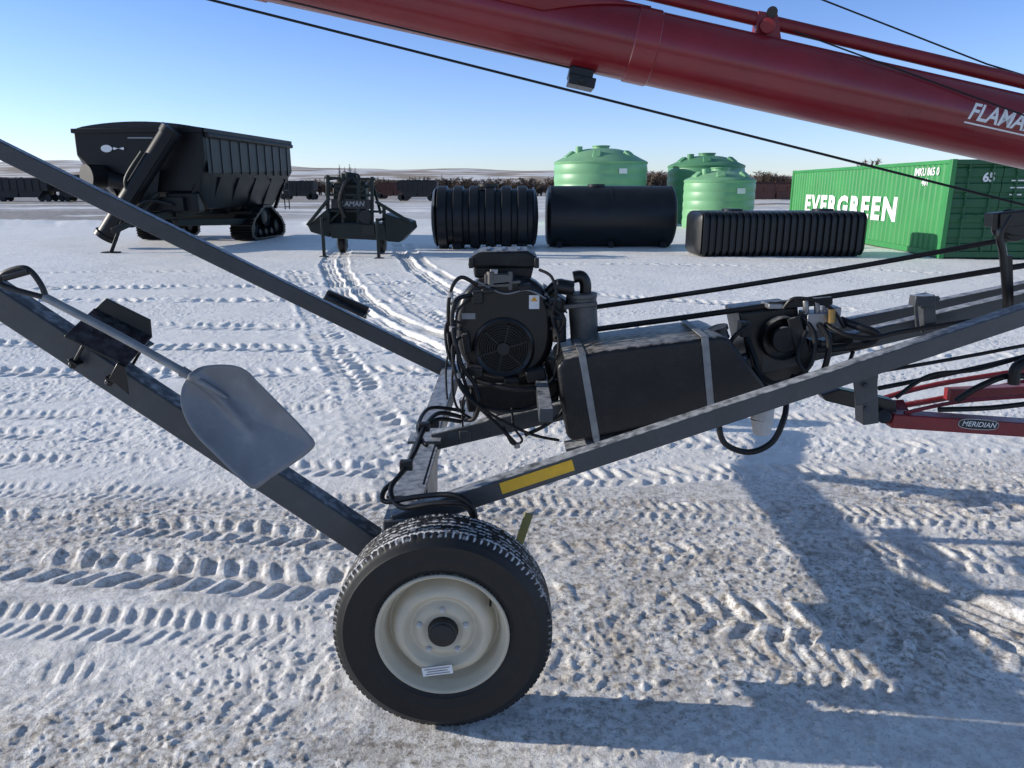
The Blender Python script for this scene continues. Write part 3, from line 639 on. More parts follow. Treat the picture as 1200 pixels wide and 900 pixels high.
# ---- wheels
TYR=.357
def wheel(cx,cy,cz,flip):
    ax=Vector((0,-1 if flip else 1,0)); o=Vector((cx,cy,cz))
    w=bpy.data.objects.new('wheel',None); C.objects.link(w); w.parent=auger; WO[w.name]=o.copy(); w.location=o-WO[auger.name]; w.empty_display_size=.1; w.scale=(.945,.78,.945)
    W=.235
    front=[(.203,.040),(.212,.026),(.222,.022),(.232,.017),(.236,.013),(.240,.0135),(.262,.005),(.266,.0035),(.270,.005),(.292,.001),(.312,.003),(.318,.0015),(.322,.006),(.334,.014),(.342,.022),(.346,.027)]
    ys=np.linspace(.032,W-.032,40); tread=[(TYR-.0035*abs((y-W/2)/(W/2))**3*1.5,float(y)) for y in ys]
    prof=front+tread+[(r,W-y) for r,y in reversed(front)]
    n=480; sn=[]
    gc=[.050,.078,.104,.131,.157,.185]
    def depth(y,th):
        if y<.024 or y>W-.024: return 0
        yy=y+.0025*math.sin(th*80)
        g=max(0,1-min(abs(yy-q) for q in gc)/.0052)
        g=min(1,g*1.8)
        ph=(th*96/(2*math.pi)+ (y*9))%1
        s_=.7 if ph<.22 and (y<.052 or y>W-.052) else (.35 if ((th*150/(2*math.pi)+y*18)%1)<.2 else 0)
        return max(g,s_)
    def rad(r,y,th):
        d_=depth(y,th); up_=math.cos(th)
        nz=float(vn(np.array([th*14.0]),np.array([y*120.0]))[0]); k=0
        if .024<=y<=W-.024:
            if d_>.4: k=max(0,min(1,up_+.35))*(nz>.32)*.9
            elif nz>.8 and up_>.0: k=.35
        sn.append(k)
        return r-.0065*d_*(1-.5*k)
    mb=MB(); mb.lathe(prof,o,ax,n,rad=rad); mb.build('tyre',M['rubber'],w,smooth=50,attr=sn)
    pr=[(.205,.045),(.213,.034),(.2165,.022),(.2165,.014),(.212,.009),(.207,.012),(.203,.022),(.199,.036),(.192,.050),(.188,.066),(.185,.088),(.180,.100),(.174,.098),(.168,.082),(.162,.060),(.154,.042),(.146,.034),(.138,.031),(.130,.033),(.123,.042),(.116,.058),(.109,.066),(.101,.066),(.093,.058),(.085,.050),(.074,.047),(.064,.047),(.058,.052),(.050,.052)]
    def yf(r,y,th):
        if .105<r<.170: return y+.012*(.5-.5*math.cos(5*(th+.3)))**2*max(0,1-abs(r-.145)/.03)
        return y
    mb=MB(); mb.lathe(pr,o,ax,160,yf=yf); mb.build('rim',M['cream'],w,smooth=40)
    mb=MB(); mb.lathe([(.188,.09),(.182,.11),(.182,.19),(.205,.20)],o,ax,72); mb.build('rim_barrel',M['cream'],w)
    mb=MB(); mb.lathe([(.0,.010),(.030,.010),(.038,.014),(.040,.020),(.046,.024),(.048,.060),(.10,.13),(.10,.16),(.0,.16)],o,ax,40); mb.build('hub',M['dark'],w)
    for k in range(5):
        th=R(18+72*k); c=o+Vector((math.cos(th)*.079,0,math.sin(th)*.079)); 
        mb=MB(); mb.cyl(c+ax*.052,c+ax*.036,.0095,6); mb.cyl(c+ax*.037,c+ax*.031,.005,10); mb.build('lug_nut',M['filt'],w,bevel=.001)
    c=o+Vector((.155,0,.10)); mb=MB(); mb.cyl(c+ax*.09,c+ax*.03,.004,8); mb.build('valve_stem',M['dark'],w)
    if not flip:
        a=R(-8); ux=Vector((math.cos(a),0,-math.sin(a))); c=o+Vector((-.02,0,-.137)); uz=Vector((math.sin(a),0,math.cos(a)))
        vs=[c+ux*u+uz*v+Vector((0,.0265,0)) for u in(-.050,.050) for v in(-.016,.016)]
        mb=MB(); mb.add(vs,[(0,2,3,1)]); sk_=mb.build('rim_sticker',M['white'],w)
        for v,l in((-.009,.04),(0.0,.034),(.009,.042)):
            mb=MB(); mb.add([c+ux*s*l+uz*(v+q)+Vector((0,.0245,0)) for s in(-1,1) for q in(-.0016,.0016)],[(0,2,3,1)]); mb.build('sticker_print',M['galv'],sk_)
    return w
wheel(-.212,1.965,WZ,False)
wheel(FWX,FWY,WZ,True)
# ---------------------------------------------------------- shovel
sh=root('scoop_shovel',at(285,560,2.12),'grey scoop shovel with D grip laid along the near grey lift arm','shovel')
OUT=[(222,440),(232,431),(248,428),(270,428),(288,434),(302,448),(322,468),(342,488),(358,505),(369,519),(362,530),(340,546),(318,560),(299,573),(286,566),(268,549),(250,531),(232,513),(219,494),(212,474),(213,454)]
def shp(x,y): return at(x,y,2.15-.0006*(y-430))
mb=MB(); RN=14; cc=(283,495); n=len(OUT)*3; oo=[]
for i in range(len(OUT)):
    p0,p1,p2,p3=[np.array(OUT[(i+k-1)%len(OUT)],float) for k in range(4)]
    for k in range(3):
        t=k/3; oo.append(.5*((2*p1)+(p2-p0)*t+(2*p0-5*p1+4*p2-p3)*t*t+(3*p1-p0-3*p2+p3)*t**3))
vs=[]
for j in range(RN+1):
    f=(j/RN)
    for k in range(n):
        x=cc[0]+(oo[k][0]-cc[0])*f; y=cc[1]+(oo[k][1]-cc[1])*f
        ex_=(x-222)*.66+(y-440)*.75; ey_=-(x-222)*.75+(y-440)*.66
        dish=.045*(1-f**2.6); open_=min(1,max(0,(ex_-20)/140)); dish*=1-.75*open_*min(1,max(0,ex_/150))*(f>0)
        p=shp(x,y); ridge=.024*math.exp(-((ey_+4)/6)**2)*max(0,1-ex_/115)
        vs.append(p+Vector((0,dish-ridge,0)))
fs=[(j*n+k,j*n+(k+1)%n,(j+1)*n+(k+1)%n,(j+1)*n+k) for j in range(1,RN) for k in range(n)]+[tuple(n+k for k in range(n))]
mb.add(vs,fs); ob=mb.build('blade',M['shovel'],sh,smooth=60); s=ob.modifiers.new('s','SOLIDIFY'); s.thickness=.0035; s.offset=0
mb=MB(); mb.tube([at(52,348,2.17),at(140,394,2.17),at(222,440,2.15)],.0125,16); mb.build('handle',M['galv'],sh)
mb=MB(); mb.tube([at(213,435,2.15),at(238,449,2.145),at(266,466,2.155)],[.017,.006],14); mb.build('socket',M['shovel'],sh)
mb=MB(); mb.tube([at(54,349,2.17),at(48,334,2.17),at(36,318,2.17),at(24,314,2.17),at(4,321,2.17),at(0,332,2.17),at(20,340,2.17),at(54,349,2.17)],.0085,12); mb.tube([at(5,325,2.17),at(34,317,2.17)],.0115,12); mb.build('grip',M['dark'],sh)
# ---------------------------------------------------------- container
C0=G(1100,303); al=math.atan(.06); ex=Vector((math.cos(al),-math.sin(al),0)); ey=Vector((math.sin(al),math.cos(al),0)); ez=Vector((0,0,1))
def K(x,y,z): return C0+ex*x+ey*y+ez*z
LEN,WID,HT=12.2,2.44,2.30
ct=root('shipping_container',K(WID/2,LEN/2,0),'long bright green corrugated shipping container with white lettering behind the black tanks','container')
def corr(fn,L,z0,z1,per=.28,d=.036,nm='side_wall',m='cont'):
    mb=MB(); xs=[];u=0
    while u<L-.001:
        for a,b in((0,0),(.10,0),(.14,1),(.24,1)):
            if u+a<L: xs.append((u+a,b*d))
        u+=per
    xs.append((L,0)); vs=[]
    for a,b in xs: vs+= [fn(a,b,z0),fn(a,b,z1)]
    mb.add(vs,[(2*i,2*i+2,2*i+3,2*i+1) for i in range(len(xs)-1)]); return mb.build(nm,M[m],ct,smooth=20)
corr(lambda a,b,z:K(.03+b,.16+a,z),LEN-.32,.16,HT-.1,d=.022)
corr(lambda a,b,z:K(WID-.03-b,.16+a,z),LEN-.32,.16,HT-.1)
corr(lambda a,b,z:K(.12+a,LEN-.03-b,z),WID-.24,.16,HT-.1,nm='end_wall')
def kb(x0,x1,y0,y1,z0,z1,nm,bv=.006,m='cont'):
    mb=MB(); mb.add([K(x,y,z) for x in(x0,x1) for y in(y0,y1) for z in(z0,z1)],[(0,1,3,2),(4,6,7,5),(0,4,5,1),(2,3,7,6),(0,2,6,4),(1,5,7,3)]); mb.build(nm,M[m],ct,bevel=bv)
for x in(0,WID-.12):
    for y in(0,LEN-.16): kb(x,x+.12,y,y+.16,0,HT,'corner_post',.01)
for x in(0.01,WID-.09): kb(x,x+.08,.165,LEN-.165,HT-.1,HT-.01,'edge_rail'); kb(x,x+.08,.165,LEN-.165,.03,.17,'edge_rail')
for y in(.01,LEN-.11): kb(.125,WID-.125,y,y+.1,HT-.12,HT-.01,'edge_rail',m='cont_shade'); kb(.125,WID-.125,y,y+.1,.03,.17,'edge_rail',m='cont_shade')
kb(.09,WID-.09,.12,LEN-.12,HT-.04,HT-.02,'roof',0); kb(.09,WID-.09,.12,LEN-.12,.10,.14,'container_floor',0)
for s in(0,1):
    x0=.13+s*1.095; mb=MB(); z=.18; rows=[]
    while z<HT-.13:
        rows+= [(z,0),(z+.16,0),(z+.19,.03),(z+.30,.03),(z+.33,0)]; z+=.35
    rows=[r for r in rows if r[0]<HT-.13]+[(HT-.13,0)]
    vs=[]
    for z,b in rows: vs+=[K(x0,.05+b,z),K(x0+1.08,.05+b,z)]
    mb.add(vs,[(2*i,2*i+1,2*i+3,2*i+2) for i in range(len(rows)-1)]); dr=mb.build('door',M['cont_shade'],ct,smooth=20)
    for f in(.28,.78):
        mb=MB(); mb.cyl(K(x0+1.08*f,.015,.1),K(x0+1.08*f,.015,HT-.06),.018,10); 
        for z in(.25,.9,1.5,2.05): mb.box(K(x0+1.08*f,.02,z),(.09,.04,.06))
        mb.beam(K(x0+1.08*f,-.01,1.0),K(x0+1.08*f+(.3 if f<.5 else -.3),-.01,1.02),.02,.04)
        mb.build('lock_rod',M['cont_shade'],dr)
def ytow(px):
    lo,hi=0,LEN
    for _ in range(40):
        m=(lo+hi)/2; p=K(0,m,1); d=p.y*CP+(H-p.z)*SP
        if 600+p.x/d*F>px: lo=m
        else: hi=m
    return lo
ya,yb=ytow(943),ytow(1049)
mid=(ya+yb)/2
text('EVERGREEN',.86,lambda u,v:K(.022,mid-u,1.04+v),M['white'],'lettering',ct,bold=.038,fitw=(ya-yb),space=1.24)
text('IMKU 865 0',.26,lambda u,v:K(.022,ytow(1078)-u,2.03+v),M['white'],'serial_lettering',ct,bold=.006)
text('401',.24,lambda u,v:K(.022,ytow(1078)-u,1.78+v),M['white'],'serial_lettering',ct,bold=.006)
text('65',.28,lambda u,v:K(.90+u,.044,HT-.42+v),M['white'],'serial_lettering',ct,bold=.01)
for i in range(3):
    mb=MB(); z=HT-.5-i*.16
    mb.add([K(1.42,.044,z),K(1.9-.1*i,.044,z),K(1.9-.1*i,.044,z+.03),K(1.42,.044,z+.03)],[(0,1,2,3)]); mb.build('door_marking',M['white'],ct)
# ---------------------------------------------------------- green tanks
def gtank(px,Y,rpx,topy,shy,label,rings,m='gtank'):
    c=at(px,220,Y); D=Y*CP+.42; k=D/F; Rr=rpx*k; zt=H+(220-topy)*k; zs=H+(220-shy)*k
    c=Vector((c.x,Y,0)); rt=root('water_tank',c,label,'tank')
    prof=[(Rr*.98,0.0),(Rr,.05)]; nn=rings
    for i in range(nn):
        z0=.05+(zs-.15)*(i/nn); dz=(zs-.15)/nn
        prof+=[(Rr,z0+dz*.1),(Rr*1.010,z0+dz*.5),(Rr,z0+dz*.9),(Rr*.993,z0+dz)]
    prof+=[(Rr*1.012,zs-.06),(Rr*1.015,zs),(Rr*.98,zs+.05)]
    hd=zt-.12-zs
    for i in range(1,9):
        a=i/8; prof.append((Rr*(.96-.72*a),zs+.05+(hd-.05)*math.sin(a*math.pi/2)))
    prof.append((.001,zt-.11))
    mb=MB(); mb.lathe(prof,c,(0,0,1),56); mb.build('tank_body',M[m],rt,smooth=50)
    mb=MB(); mb.cyl(c+Vector((0,0,zt-.14)),c+Vector((0,0,zt-.02)),.38,28); mb.cyl(c+Vector((0,0,zt-.03)),c+Vector((0,0,zt+.02)),.42,28); mb.build('tank_lid',M[m],rt,bevel=.01)
    for k2 in range(6):
        th=k2*math.pi/3+.3; dv=Vector((math.cos(th),math.sin(th),0)); p=c+dv*Rr*.80; mb=MB(); mb.beam(p+Vector((0,0,zs+hd*.12)),p-dv*Rr*.18+Vector((0,0,zs+hd*.62)),.38,.34); mb.build('lifting_rib',M[m],rt,bevel=.04)
    p=c+Vector((-.5*Rr,-.3*Rr,0)); mb=MB(); mb.cyl(p+Vector((0,0,zs+.1)),p+Vector((0,0,zt-.05)),.16,14); mb.build('vent_cap',M[m],rt)
    a1=Vector((.35,-.93675,0)); sd=Vector((.93675,.35,0)); pc=c+a1*(Rr*1.022)+Vector((0,0,zs-.42)); mb=MB(); mb.add([pc+sd*s*.2+Vector((0,0,t*.11)) for s in(-1,1) for t in(-1,1)],[(0,2,3,1)]); mb.build('tank_placard',M['white'],rt)
gtank(703,36,53,174,192,'wide pale green vertical poly tank with domed lid behind the smooth black tank',6)
gtank(826,37,43,182,196,'tall deeper green vertical tank partly hidden behind the smaller pale green tank',6,'gtankd')
gtank(843,32.7,40,198,212,'smaller pale green vertical tank standing in front of the deeper green one beside the container',5)
# ---------------------------------------------------------- black horizontal tanks
def hprof(L,R0,n,depth):
    prof=[(.001,0),(R0*.55,.03),(R0*.85,.08),(R0*.97,.15)]
    u=.18; per=(L-.36)/n
    for i in range(n):
        for a,b in((.0,0),(.10,1),(.5,1.02),(.62,1),(.72,0),(.98,0)): prof.append((R0*(1-depth*(1-b)) ,u+per*a))
        u+=per
    prof+=[(R0*.97,L-.15),(R0*.85,L-.08),(R0*.55,L-.03),(.001,L)]
    return prof
def htank(x0,x1,yt,yb,label,n,depth,m,yaw=0,name='black_tank',flat=None,back=0):
    g=G((x0+x1)/2,yb); D=g.y*CP+H*SP; k=D/F; L=(x1-x0)*k; Hh=(yb-yt)*k
    dep=flat or Hh; Yc=g.y+dep*.30+back; k=(Yc*CP+H*SP-.2)/F; 
    c=Vector(((( x0+x1)/2-600)*k,Yc,0)); L=(x1-x0)*k*.985; Hh=(yb-yt)*k*.97
    ax=Vector((math.cos(yaw),math.sin(yaw),0)); sd=Vector((-ax.y,ax.x,0)); rt=root(name,c,label,'tank')
    o=c-ax*L/2+Vector((0,0,Hh/2)); prof=hprof(L,1,n,depth) if n else [(.001,0),(.8,.02),(.93,.06),(.99,.13),(1,.2)]+[(1,L*i/10) for i in range(1,10)]+[(1,L-.2),(.99,L-.13),(.93,L-.06),(.8,L-.02),(.001,L)]
    vs=[];nn=72;pw=2 if not flat else 8
    for r,y in prof:
        for kk in range(nn):
            th=2*math.pi*kk/nn; cs,sn=math.cos(th),math.sin(th)
            vs.append(o+ax*y+sd*r*dep/2*math.copysign(abs(cs)**(2/pw),cs)+Vector((0,0,r*Hh/2*math.copysign(abs(sn)**(2/pw),sn))))
    fs=[(j*nn+q,(j+1)*nn+q,(j+1)*nn+(q+1)%nn,j*nn+(q+1)%nn) for j in range(len(prof)-1) for q in range(nn)]
    MB().add(vs,fs).build('tank_shell',M[m],rt,smooth=35)
    return rt,c,ax,sd,L,Hh,dep
rt,c,ax,sd,L,Hh,dep=htank(505,632,219,292,'round black ribbed cistern lying on the snow, left of the smooth black tank',6,.10,'blackpoly',name='ribbed_cistern')
mb=MB(); mb.cyl(c+Vector((.1,0,Hh-.03)),c+Vector((.1,0,Hh+.06)),.28,24); mb.build('manway_lid',M['blackpoly'],rt,bevel=.01)
for s in(-.3,.3):
    p=c+ax*L*s; mb=MB(); mb.prism([p-sd*.6,p+sd*.6,p+sd*.45+Vector((0,0,.28)),p+Vector((0,0,.05)),p-sd*.45+Vector((0,0,.28))],ax*.25); mb.build('saddle_foot',M['blackpoly'],rt,bevel=.02)
rt,c,ax,sd,L,Hh,dep=htank(638,790,219,290,'smooth black horizontal cylindrical tank lying in front of the wide green tank',0,0,'blackpoly',name='smooth_cistern')
for s in(-.42,-.02,.38):
    p=c+ax*L*s; mb=MB(); mb.prism([p-sd*.62,p+sd*.62,p+sd*.5+Vector((0,0,.26)),p+Vector((0,0,.03)),p-sd*.5+Vector((0,0,.26))],ax*.16); mb.build('saddle_foot',M['blackpoly'],rt,bevel=.02)
for s in(-.46,0,.46):
    mb=MB(); mb.lathe([(Hh/2-.005,-.03),(Hh/2+.012,-.025),(Hh/2+.012,.025),(Hh/2-.005,.03)],c+ax*L*s+Vector((0,0,Hh/2)),ax,56); mb.build('tank_band',M['blackpoly'],rt)
mb=MB(); mb.cyl(c+Vector((-.4,0,Hh-.03)),c+Vector((-.4,0,Hh+.05)),.25,24); mb.build('manway_lid',M['blackpoly'],rt,bevel=.01)
rt,c,ax,sd,L,Hh,dep=htank(806,1008,248,300,'low black ribbed septic tank lying in front of the green container',24,.085,'blackpoly',name='ribbed_cistern',flat=1.5)
for s in(-.25,.28):
    mb=MB(); mb.cyl(c+ax*L*s+Vector((0,0,Hh-.03)),c+ax*L*s+Vector((0,0,Hh+.05)),.26,24); mb.build('manway_lid',M['blackpoly'],rt,bevel=.01)
# ---------------------------------------------------------- grain cart
al2=math.atan(.10); cex=Vector((math.cos(al2),-math.sin(al2),0)); cey=Vector((math.sin(al2),math.cos(al2),0))
CW=3.8; CL=6.3
CO=Vector((at(95,220,22).x,22,0))
def Q(x,y,z): return CO+cex*x+cey*y+Vector((0,0,z))
gc_=root('grain_cart',Q(CW/2,CL/2,0),'big black grain cart on rubber tracks with folded unloading auger, at the far left','grain cart')
def ring(y,ztop,xa,xb,zm,xc,xd,zb): return [Q(xa,y,ztop),Q(xb,y,ztop),Q(xb,y,zm),Q(xd,y,zb),Q(xc,y,zb),Q(xa,y,zm)]
mb=MB(); vs=ring(0,3.22,0,CW,2.55,1.0,CW-.25,1.55)+ring(.5,3.22,0,CW,2.0,1.0,CW-.3,1.05)+ring(CL-1,3.22,0,CW,1.8,1.0,CW-.4,1.05)+ring(CL,3.22,0,CW,2.2,.8,CW-.5,1.5)
fs=[(0,1,2,3,4,5),tuple(18+i for i in reversed(range(6)))]+[(j*6+i,j*6+(i+1)%6,(j+1)*6+(i+1)%6,(j+1)*6+i) for j in range(3) for i in range(6)]
mb.add(vs,fs); body=mb.build('hopper_body',M['cart'],gc_,bevel=.03)
for a_,b_ in (((-.03,-.03),(CW+.03,-.03)),((CW+.03,0),(CW+.03,CL)),((-.03,0),(-.03,CL))):
    mb=MB(); mb.beam(Q(*a_,3.2),Q(*b_,3.2),.08,.12); mb.build('rim_rail',M['cart'],body,bevel=.01)
for i in range(10):
    y=.4+i*(CL-.8)/9; mb=MB(); mb.beam(Q(CW+.015,y,3.0),Q(CW+.015,y,2.05),.035,.06,up=(0,1,0)); mb.build('body_rib',M['carts'],body,bevel=.008)
mb=MB(); mb.add([Q(CW+.006,.15,2.05),Q(CW+.006,CL-.15,2.25),Q(CW+.006,CL-.15,3.05),Q(CW+.006,.15,3.05)],[(0,1,2,3)]); mb.build('side_panel',M['carts'],body)
mb=MB(); vs=[]; nn=12; rows=30
for j in range(rows+1):
    y=CL*j/rows; bow=.05*abs(math.sin(j*math.pi/3))
    for i in range(nn+1):
        a=i/nn; vs.append(Q(CW*a,y-.02,3.24+(.20-bow*.6)*math.sin(math.pi*a)**.7 if 0<a<1 else 3.24))
mb.add(vs,[(j*(nn+1)+i,j*(nn+1)+i+1,(j+1)*(nn+1)+i+1,(j+1)*(nn+1)+i) for j in range(rows) for i in range(nn)]+[tuple(range(nn+1))])
mb.build('tarp',M['tarp'],body,smooth=60)
mb=MB(); mb.tube([Q(CW+.08,.1,3.08),Q(CW+.08,CL-.1,3.08)],.07,12,False); mb.build('tarp_roll',M['tarp'],body)
mb=MB(); mb.beam(Q(1.2,-.2,1.0),Q(1.2,CL-.4,1.0),.2,.32); mb.beam(Q(CW-1.0,-.2,1.0),Q(CW-1.0,CL-.4,1.0),.2,.32); mb.beam(Q(.1,3.0,.75),Q(CW-.1,3.0,.75),.3,.35); mb.beam(Q(.1,4.3,.8),Q(CW-.1,4.3,.8),.3,.3)
mb.beam(Q(2.6,-2.0,.75),Q(1.2,.3,1.0),.16,.22); mb.beam(Q(2.6,-2.0,.75),Q(CW-1.0,.3,1.0),.16,.22); mb.beam(Q(CW-1.0,.2,1.0),Q(CW-.4,.2,2.6),.12,.14); mb.beam(Q(1.2,.2,1.0),Q(.8,.2,2.2),.12,.14)
mb.beam(Q(2.0,-.3,.9),Q(2.2,-.1,2.2),.3,.5); mb.beam(Q(1.3,-.2,1.2),Q(CW-.6,-.2,1.2),.25,.4); mb.beam(Q(CW-.9,-.3,.7),Q(CW-.2,2.8,.6),.2,.2)
mb.beam(Q(.7,.1,2.1),Q(1.3,-.1,1.0),.1,.12); mb.beam(Q(CW-.5,-.1,1.3),Q(CW-.1,.3,2.4),.1,.12)
mb.build('cart_frame',M['cart'],gc_,bevel=.015)
mb=MB(); mb.box(Q(CW-.75,.1,1.25),(.9,.5,.55)); mb.build('gearbox_housing',M['cart'],gc_,bevel=.05)
for i in range(5):
    mb=MB(); mb.beam(Q(CW-.0,.8+i*1.2,1.95),Q(CW-.45,.8+i*1.2,.95),.10,.10); mb.build('side_brace',M['cart'],gc_)
mb=MB(); mb.beam(Q(2.35,-1.9,.8),Q(2.05,-2.1,.0),.09,.09); mb.beam(Q(1.85,-2.1,.01),Q(2.25,-2.1,.01),.3,.03); mb.build('tongue_jack',M['cart'],gc_,bevel=.01)
mb=MB(); mb.beam(Q(2.6,-2.0,.75),Q(2.6,-2.7,.6),.14,.14); mb.build('hitch',M['cart'],gc_,bevel=.01)
p=Q(3.05,-.40,3.05); q=Q(1.1,-.75,.40)
mb=MB(); mb.cyl(p,q,.26,24); mb.cyl(q,q+(q-p).normalized()*.12,.31,24); mb.beam(p+Vector((.15,-.2,.05)),q+Vector((.3,-.2,.3)),.12,.20); mb.cyl(p-(q-p).normalized()*.2,p,.29,24); mb.build('unload_auger',M['cart'],gc_)
mb=MB(); mb.cyl(Q(.55,-.5,1.95),Q(.75,-.1,1.95),.34,28); mb.cyl(Q(.75,-.1,1.95),Q(1.6,.1,1.7),.24,20); mb.build('auger_spout',M['cart'],gc_)
mb=MB(); mb.tube([Q(2.4,-.7,2.6),Q(1.9,-.8,1.9),Q(1.9,-.8,1.4),Q(1.7,-.9,.9)],.05,8); mb.build('auger_ram',M['impl'],gc_)
mb=MB(); mb.tube([Q(2.0,-1,.9),Q(2.4,-.8,1.3),Q(2.9,-.4,1.2)],.045,8); mb.build('cart_hose',M['hose'],gc_)
mb=MB(); mb.cyl(Q(2.6,-.5,1.5),Q(2.0,-.7,.9),.07,10); mb.build('driveline',M['impl'],gc_)
def track(xc):
    mb=MB(); yc=3.7; S_=1.12
    pts=[(-1.25,.36),(-1.22,.12),(-1.0,.02),(1.0,.02),(1.22,.12),(1.25,.36),(1.0,.62),(.25,1.0),(-.25,1.0),(-1.0,.62)]
    outer=[]; m=len(pts)
    for i in range(m):
        p0,p1=np.array(pts[i])*S_,np.array(pts[(i+1)%m])*S_
        for k in range(6): outer.append(p0+(p1-p0)*k/6)
    mm=len(outer); vs=[]
    for i,pp in enumerate(outer):
        lug=1.0 if (i%2)==0 else .955; cpt=np.array([0,.45]); po=cpt+(pp-cpt)*lug; po[1]=max(po[1],.01); pi=cpt+(pp-cpt)*.86
        for xx,pq in((xc-.36,po),(xc+.36,po),(xc+.36,pi),(xc-.36,pi)): vs.append(Q(xx,yc+pq[0],pq[1]))
    fs=[(4*i+a,4*((i+1)%mm)+a,4*((i+1)%mm)+(a+1)%4,4*i+(a+1)%4) for i in range(mm) for a in range(4)]
    mb.add(vs,fs); tb_=mb.build('track_belt',M['hose'],gc_,smooth=20)
    for yy,zz,rr in((-.98,.40,.32),(.98,.40,.32),(0,.74,.33),(-.45,.24,.17),(0,.24,.17),(.45,.24,.17)):
        mb=MB(); mb.lathe([(.04,-.24),(rr*.5,-.24),(rr*.6,-.18),(rr*.85,-.2),(rr,-.26),(rr,.26),(rr*.85,.2),(rr*.5,.24),(.04,.24)],Q(xc,yc+yy,zz),cex,28,capends=True)
        mb.build('track_wheel',M['cart'],tb_)
    mb=MB(); mb.beam(Q(xc,yc-.9,.45),Q(xc,yc+.9,.45),.2,.18); mb.build('track_frame',M['cart'],tb_)
track(CW-.25); track(.40)
mb=MB(); 
for i in range(5): mb.beam(Q(CW-.05,5.55,1.0+i*.28),Q(CW-.05,5.95,1.0+i*.28),.03,.03)
mb.beam(Q(CW-.05,5.55,.9),Q(CW-.05,5.55,2.2),.03,.03,up=(0,1,0)); mb.beam(Q(CW-.05,5.95,.9),Q(CW-.05,5.95,2.2),.03,.03,up=(0,1,0)); mb.build('ladder',M['cart'],gc_)
for i in range(2):
    cpt=Q(.95+i*.36,-.035,2.72); vs=[cpt]+[cpt+cex*(.17 if i==0 else .17)*math.cos(a)+Vector((0,0,(.10 if i==0 else .025)*math.sin(a)+(.025*math.sin(a*3) if i else 0))) for a in np.linspace(0,2*math.pi,17)[:-1]]
    mb=MB(); mb.add(vs,[(0,1+k,1+(k+1)%16) for k in range(16)]); mb.build('badge',M['white'],body)
mb=MB(); mb.box(Q(2.0,-.04,3.0),(.7,.02,.04)); mb.build('front_marking',M['galv'],body)
# ---------------------------------------------------------- dark implement
IG=G(420,300); IY=IG.y
imp=root('farm_implement',(IG.x,IY,0),'dark implement with square upright frame on jack legs between grain cart and ribbed cistern','implement')
def J(px,py,dy=0): return at(px,py,IY+dy)
mb=MB(); mb.prism([J(384,262),J(450,262),J(454,282),J(388,279)],(0,1.1,0)); ib=mb.build('implement_body',M['impl'],imp,bevel=.02)
mb=MB(); mb.prism([J(360,264),J(384,244),J(386,250),J(386,278),J(364,272)],(0,.9,0)); mb.build('side_wing',M['impl'],imp,bevel=.02)
mb=MB(); mb.prism([J(450,250),J(482,260),J(484,268),J(468,284),J(453,283)],(0,.9,0)); mb.build('side_wing',M['impl'],imp,bevel=.02)
mb=MB()
for a,b in(((384,205),(384,264)),((436,207),(436,264)),((402,203),(402,264)),((420,205),(420,264)),((450,240),(450,264))): mb.beam(J(*a,.1),J(*b,.1),.08,.08,up=(0,1,0))
for a,b in(((380,208),(440,210)),((384,218),(436,219)),((384,228),(436,229)),((384,247),(452,248)),((384,262),(436,212)),((384,212),(436,262))): mb.beam(J(*a,.1),J(*b,.1),.06,.06)
for a,b in(((384,210),(402,208)),((436,212),(446,250))): mb.beam(J(*a,.2),J(*b,.9),.06,.06)
mb.beam(J(360,264,-.1),J(386,232,-.1),.06,.08); mb.beam(J(440,236,-.1),J(480,260,-.1),.06,.08)
mb.build('upright_frame',M['impl'],imp,bevel=.01)
mb=MB(); mb.prism([J(390,214,.5),J(428,213,.5),J(430,262,.5),J(390,262,.5)],(0,.4,0)); mb.cyl(J(410,214,.6),J(411,202,.6),.26,20,.2); mb.build('discharge_chute',M['impl'],imp,bevel=.02)
mb=MB(); mb.tube([J(404,255,.0),J(398,235,-.05),J(406,212,.0),J(420,206,.2)],.05,8); mb.build('implement_hose',M['hose'],imp)
mb=MB(); mb.cyl(J(428,254,-.02),J(428,254,.12),.16,24); mb.build('pulley_guard',M['blackm'],imp)
mb=MB(); mb.box(J(432,270,-.02),(.3,.12,.25)); mb.build('gearbox',M['blackm'],imp)
mb=MB(); mb.prism([J(388,233,.03),J(434,234,.03),J(434,245,.03),J(388,244,.03)],(0,.02,0)); npl=mb.build('name_plate',M['dark'],imp)
ic=J(411,239,.02)
text('FLAMAN',.17,lambda u,v: ic+Vector((u,0,v)),M['galv'],'lettering',npl,shear=.2,bold=.004)
for x,yb in((380,301),(444,303)):
    g=G(x,yb); mb=MB(); mb.beam(Vector((g.x,g.y,0)),Vector((g.x,g.y,.95)),.07,.07,up=(0,1,0)); mb.box((g.x,g.y,.012),(.2,.2,.024)); mb.beam(Vector((g.x,g.y,.9)),Vector((g.x,IY+.2,.9)),.06,.06); mb.build('jack_leg',M['impl'],imp,bevel=.005)
for x in(392,440):
    g=G(x,286); mb=MB(); mb.lathe([(.05,-.1),(.2,-.1),(.27,-.06),(.27,.06),(.2,.1),(.05,.1)],Vector((g.x*IY/g.y,IY+.9,.27)),(1,0,0),28,capends=True); mb.build('skid_wheel',M['hose'],imp)
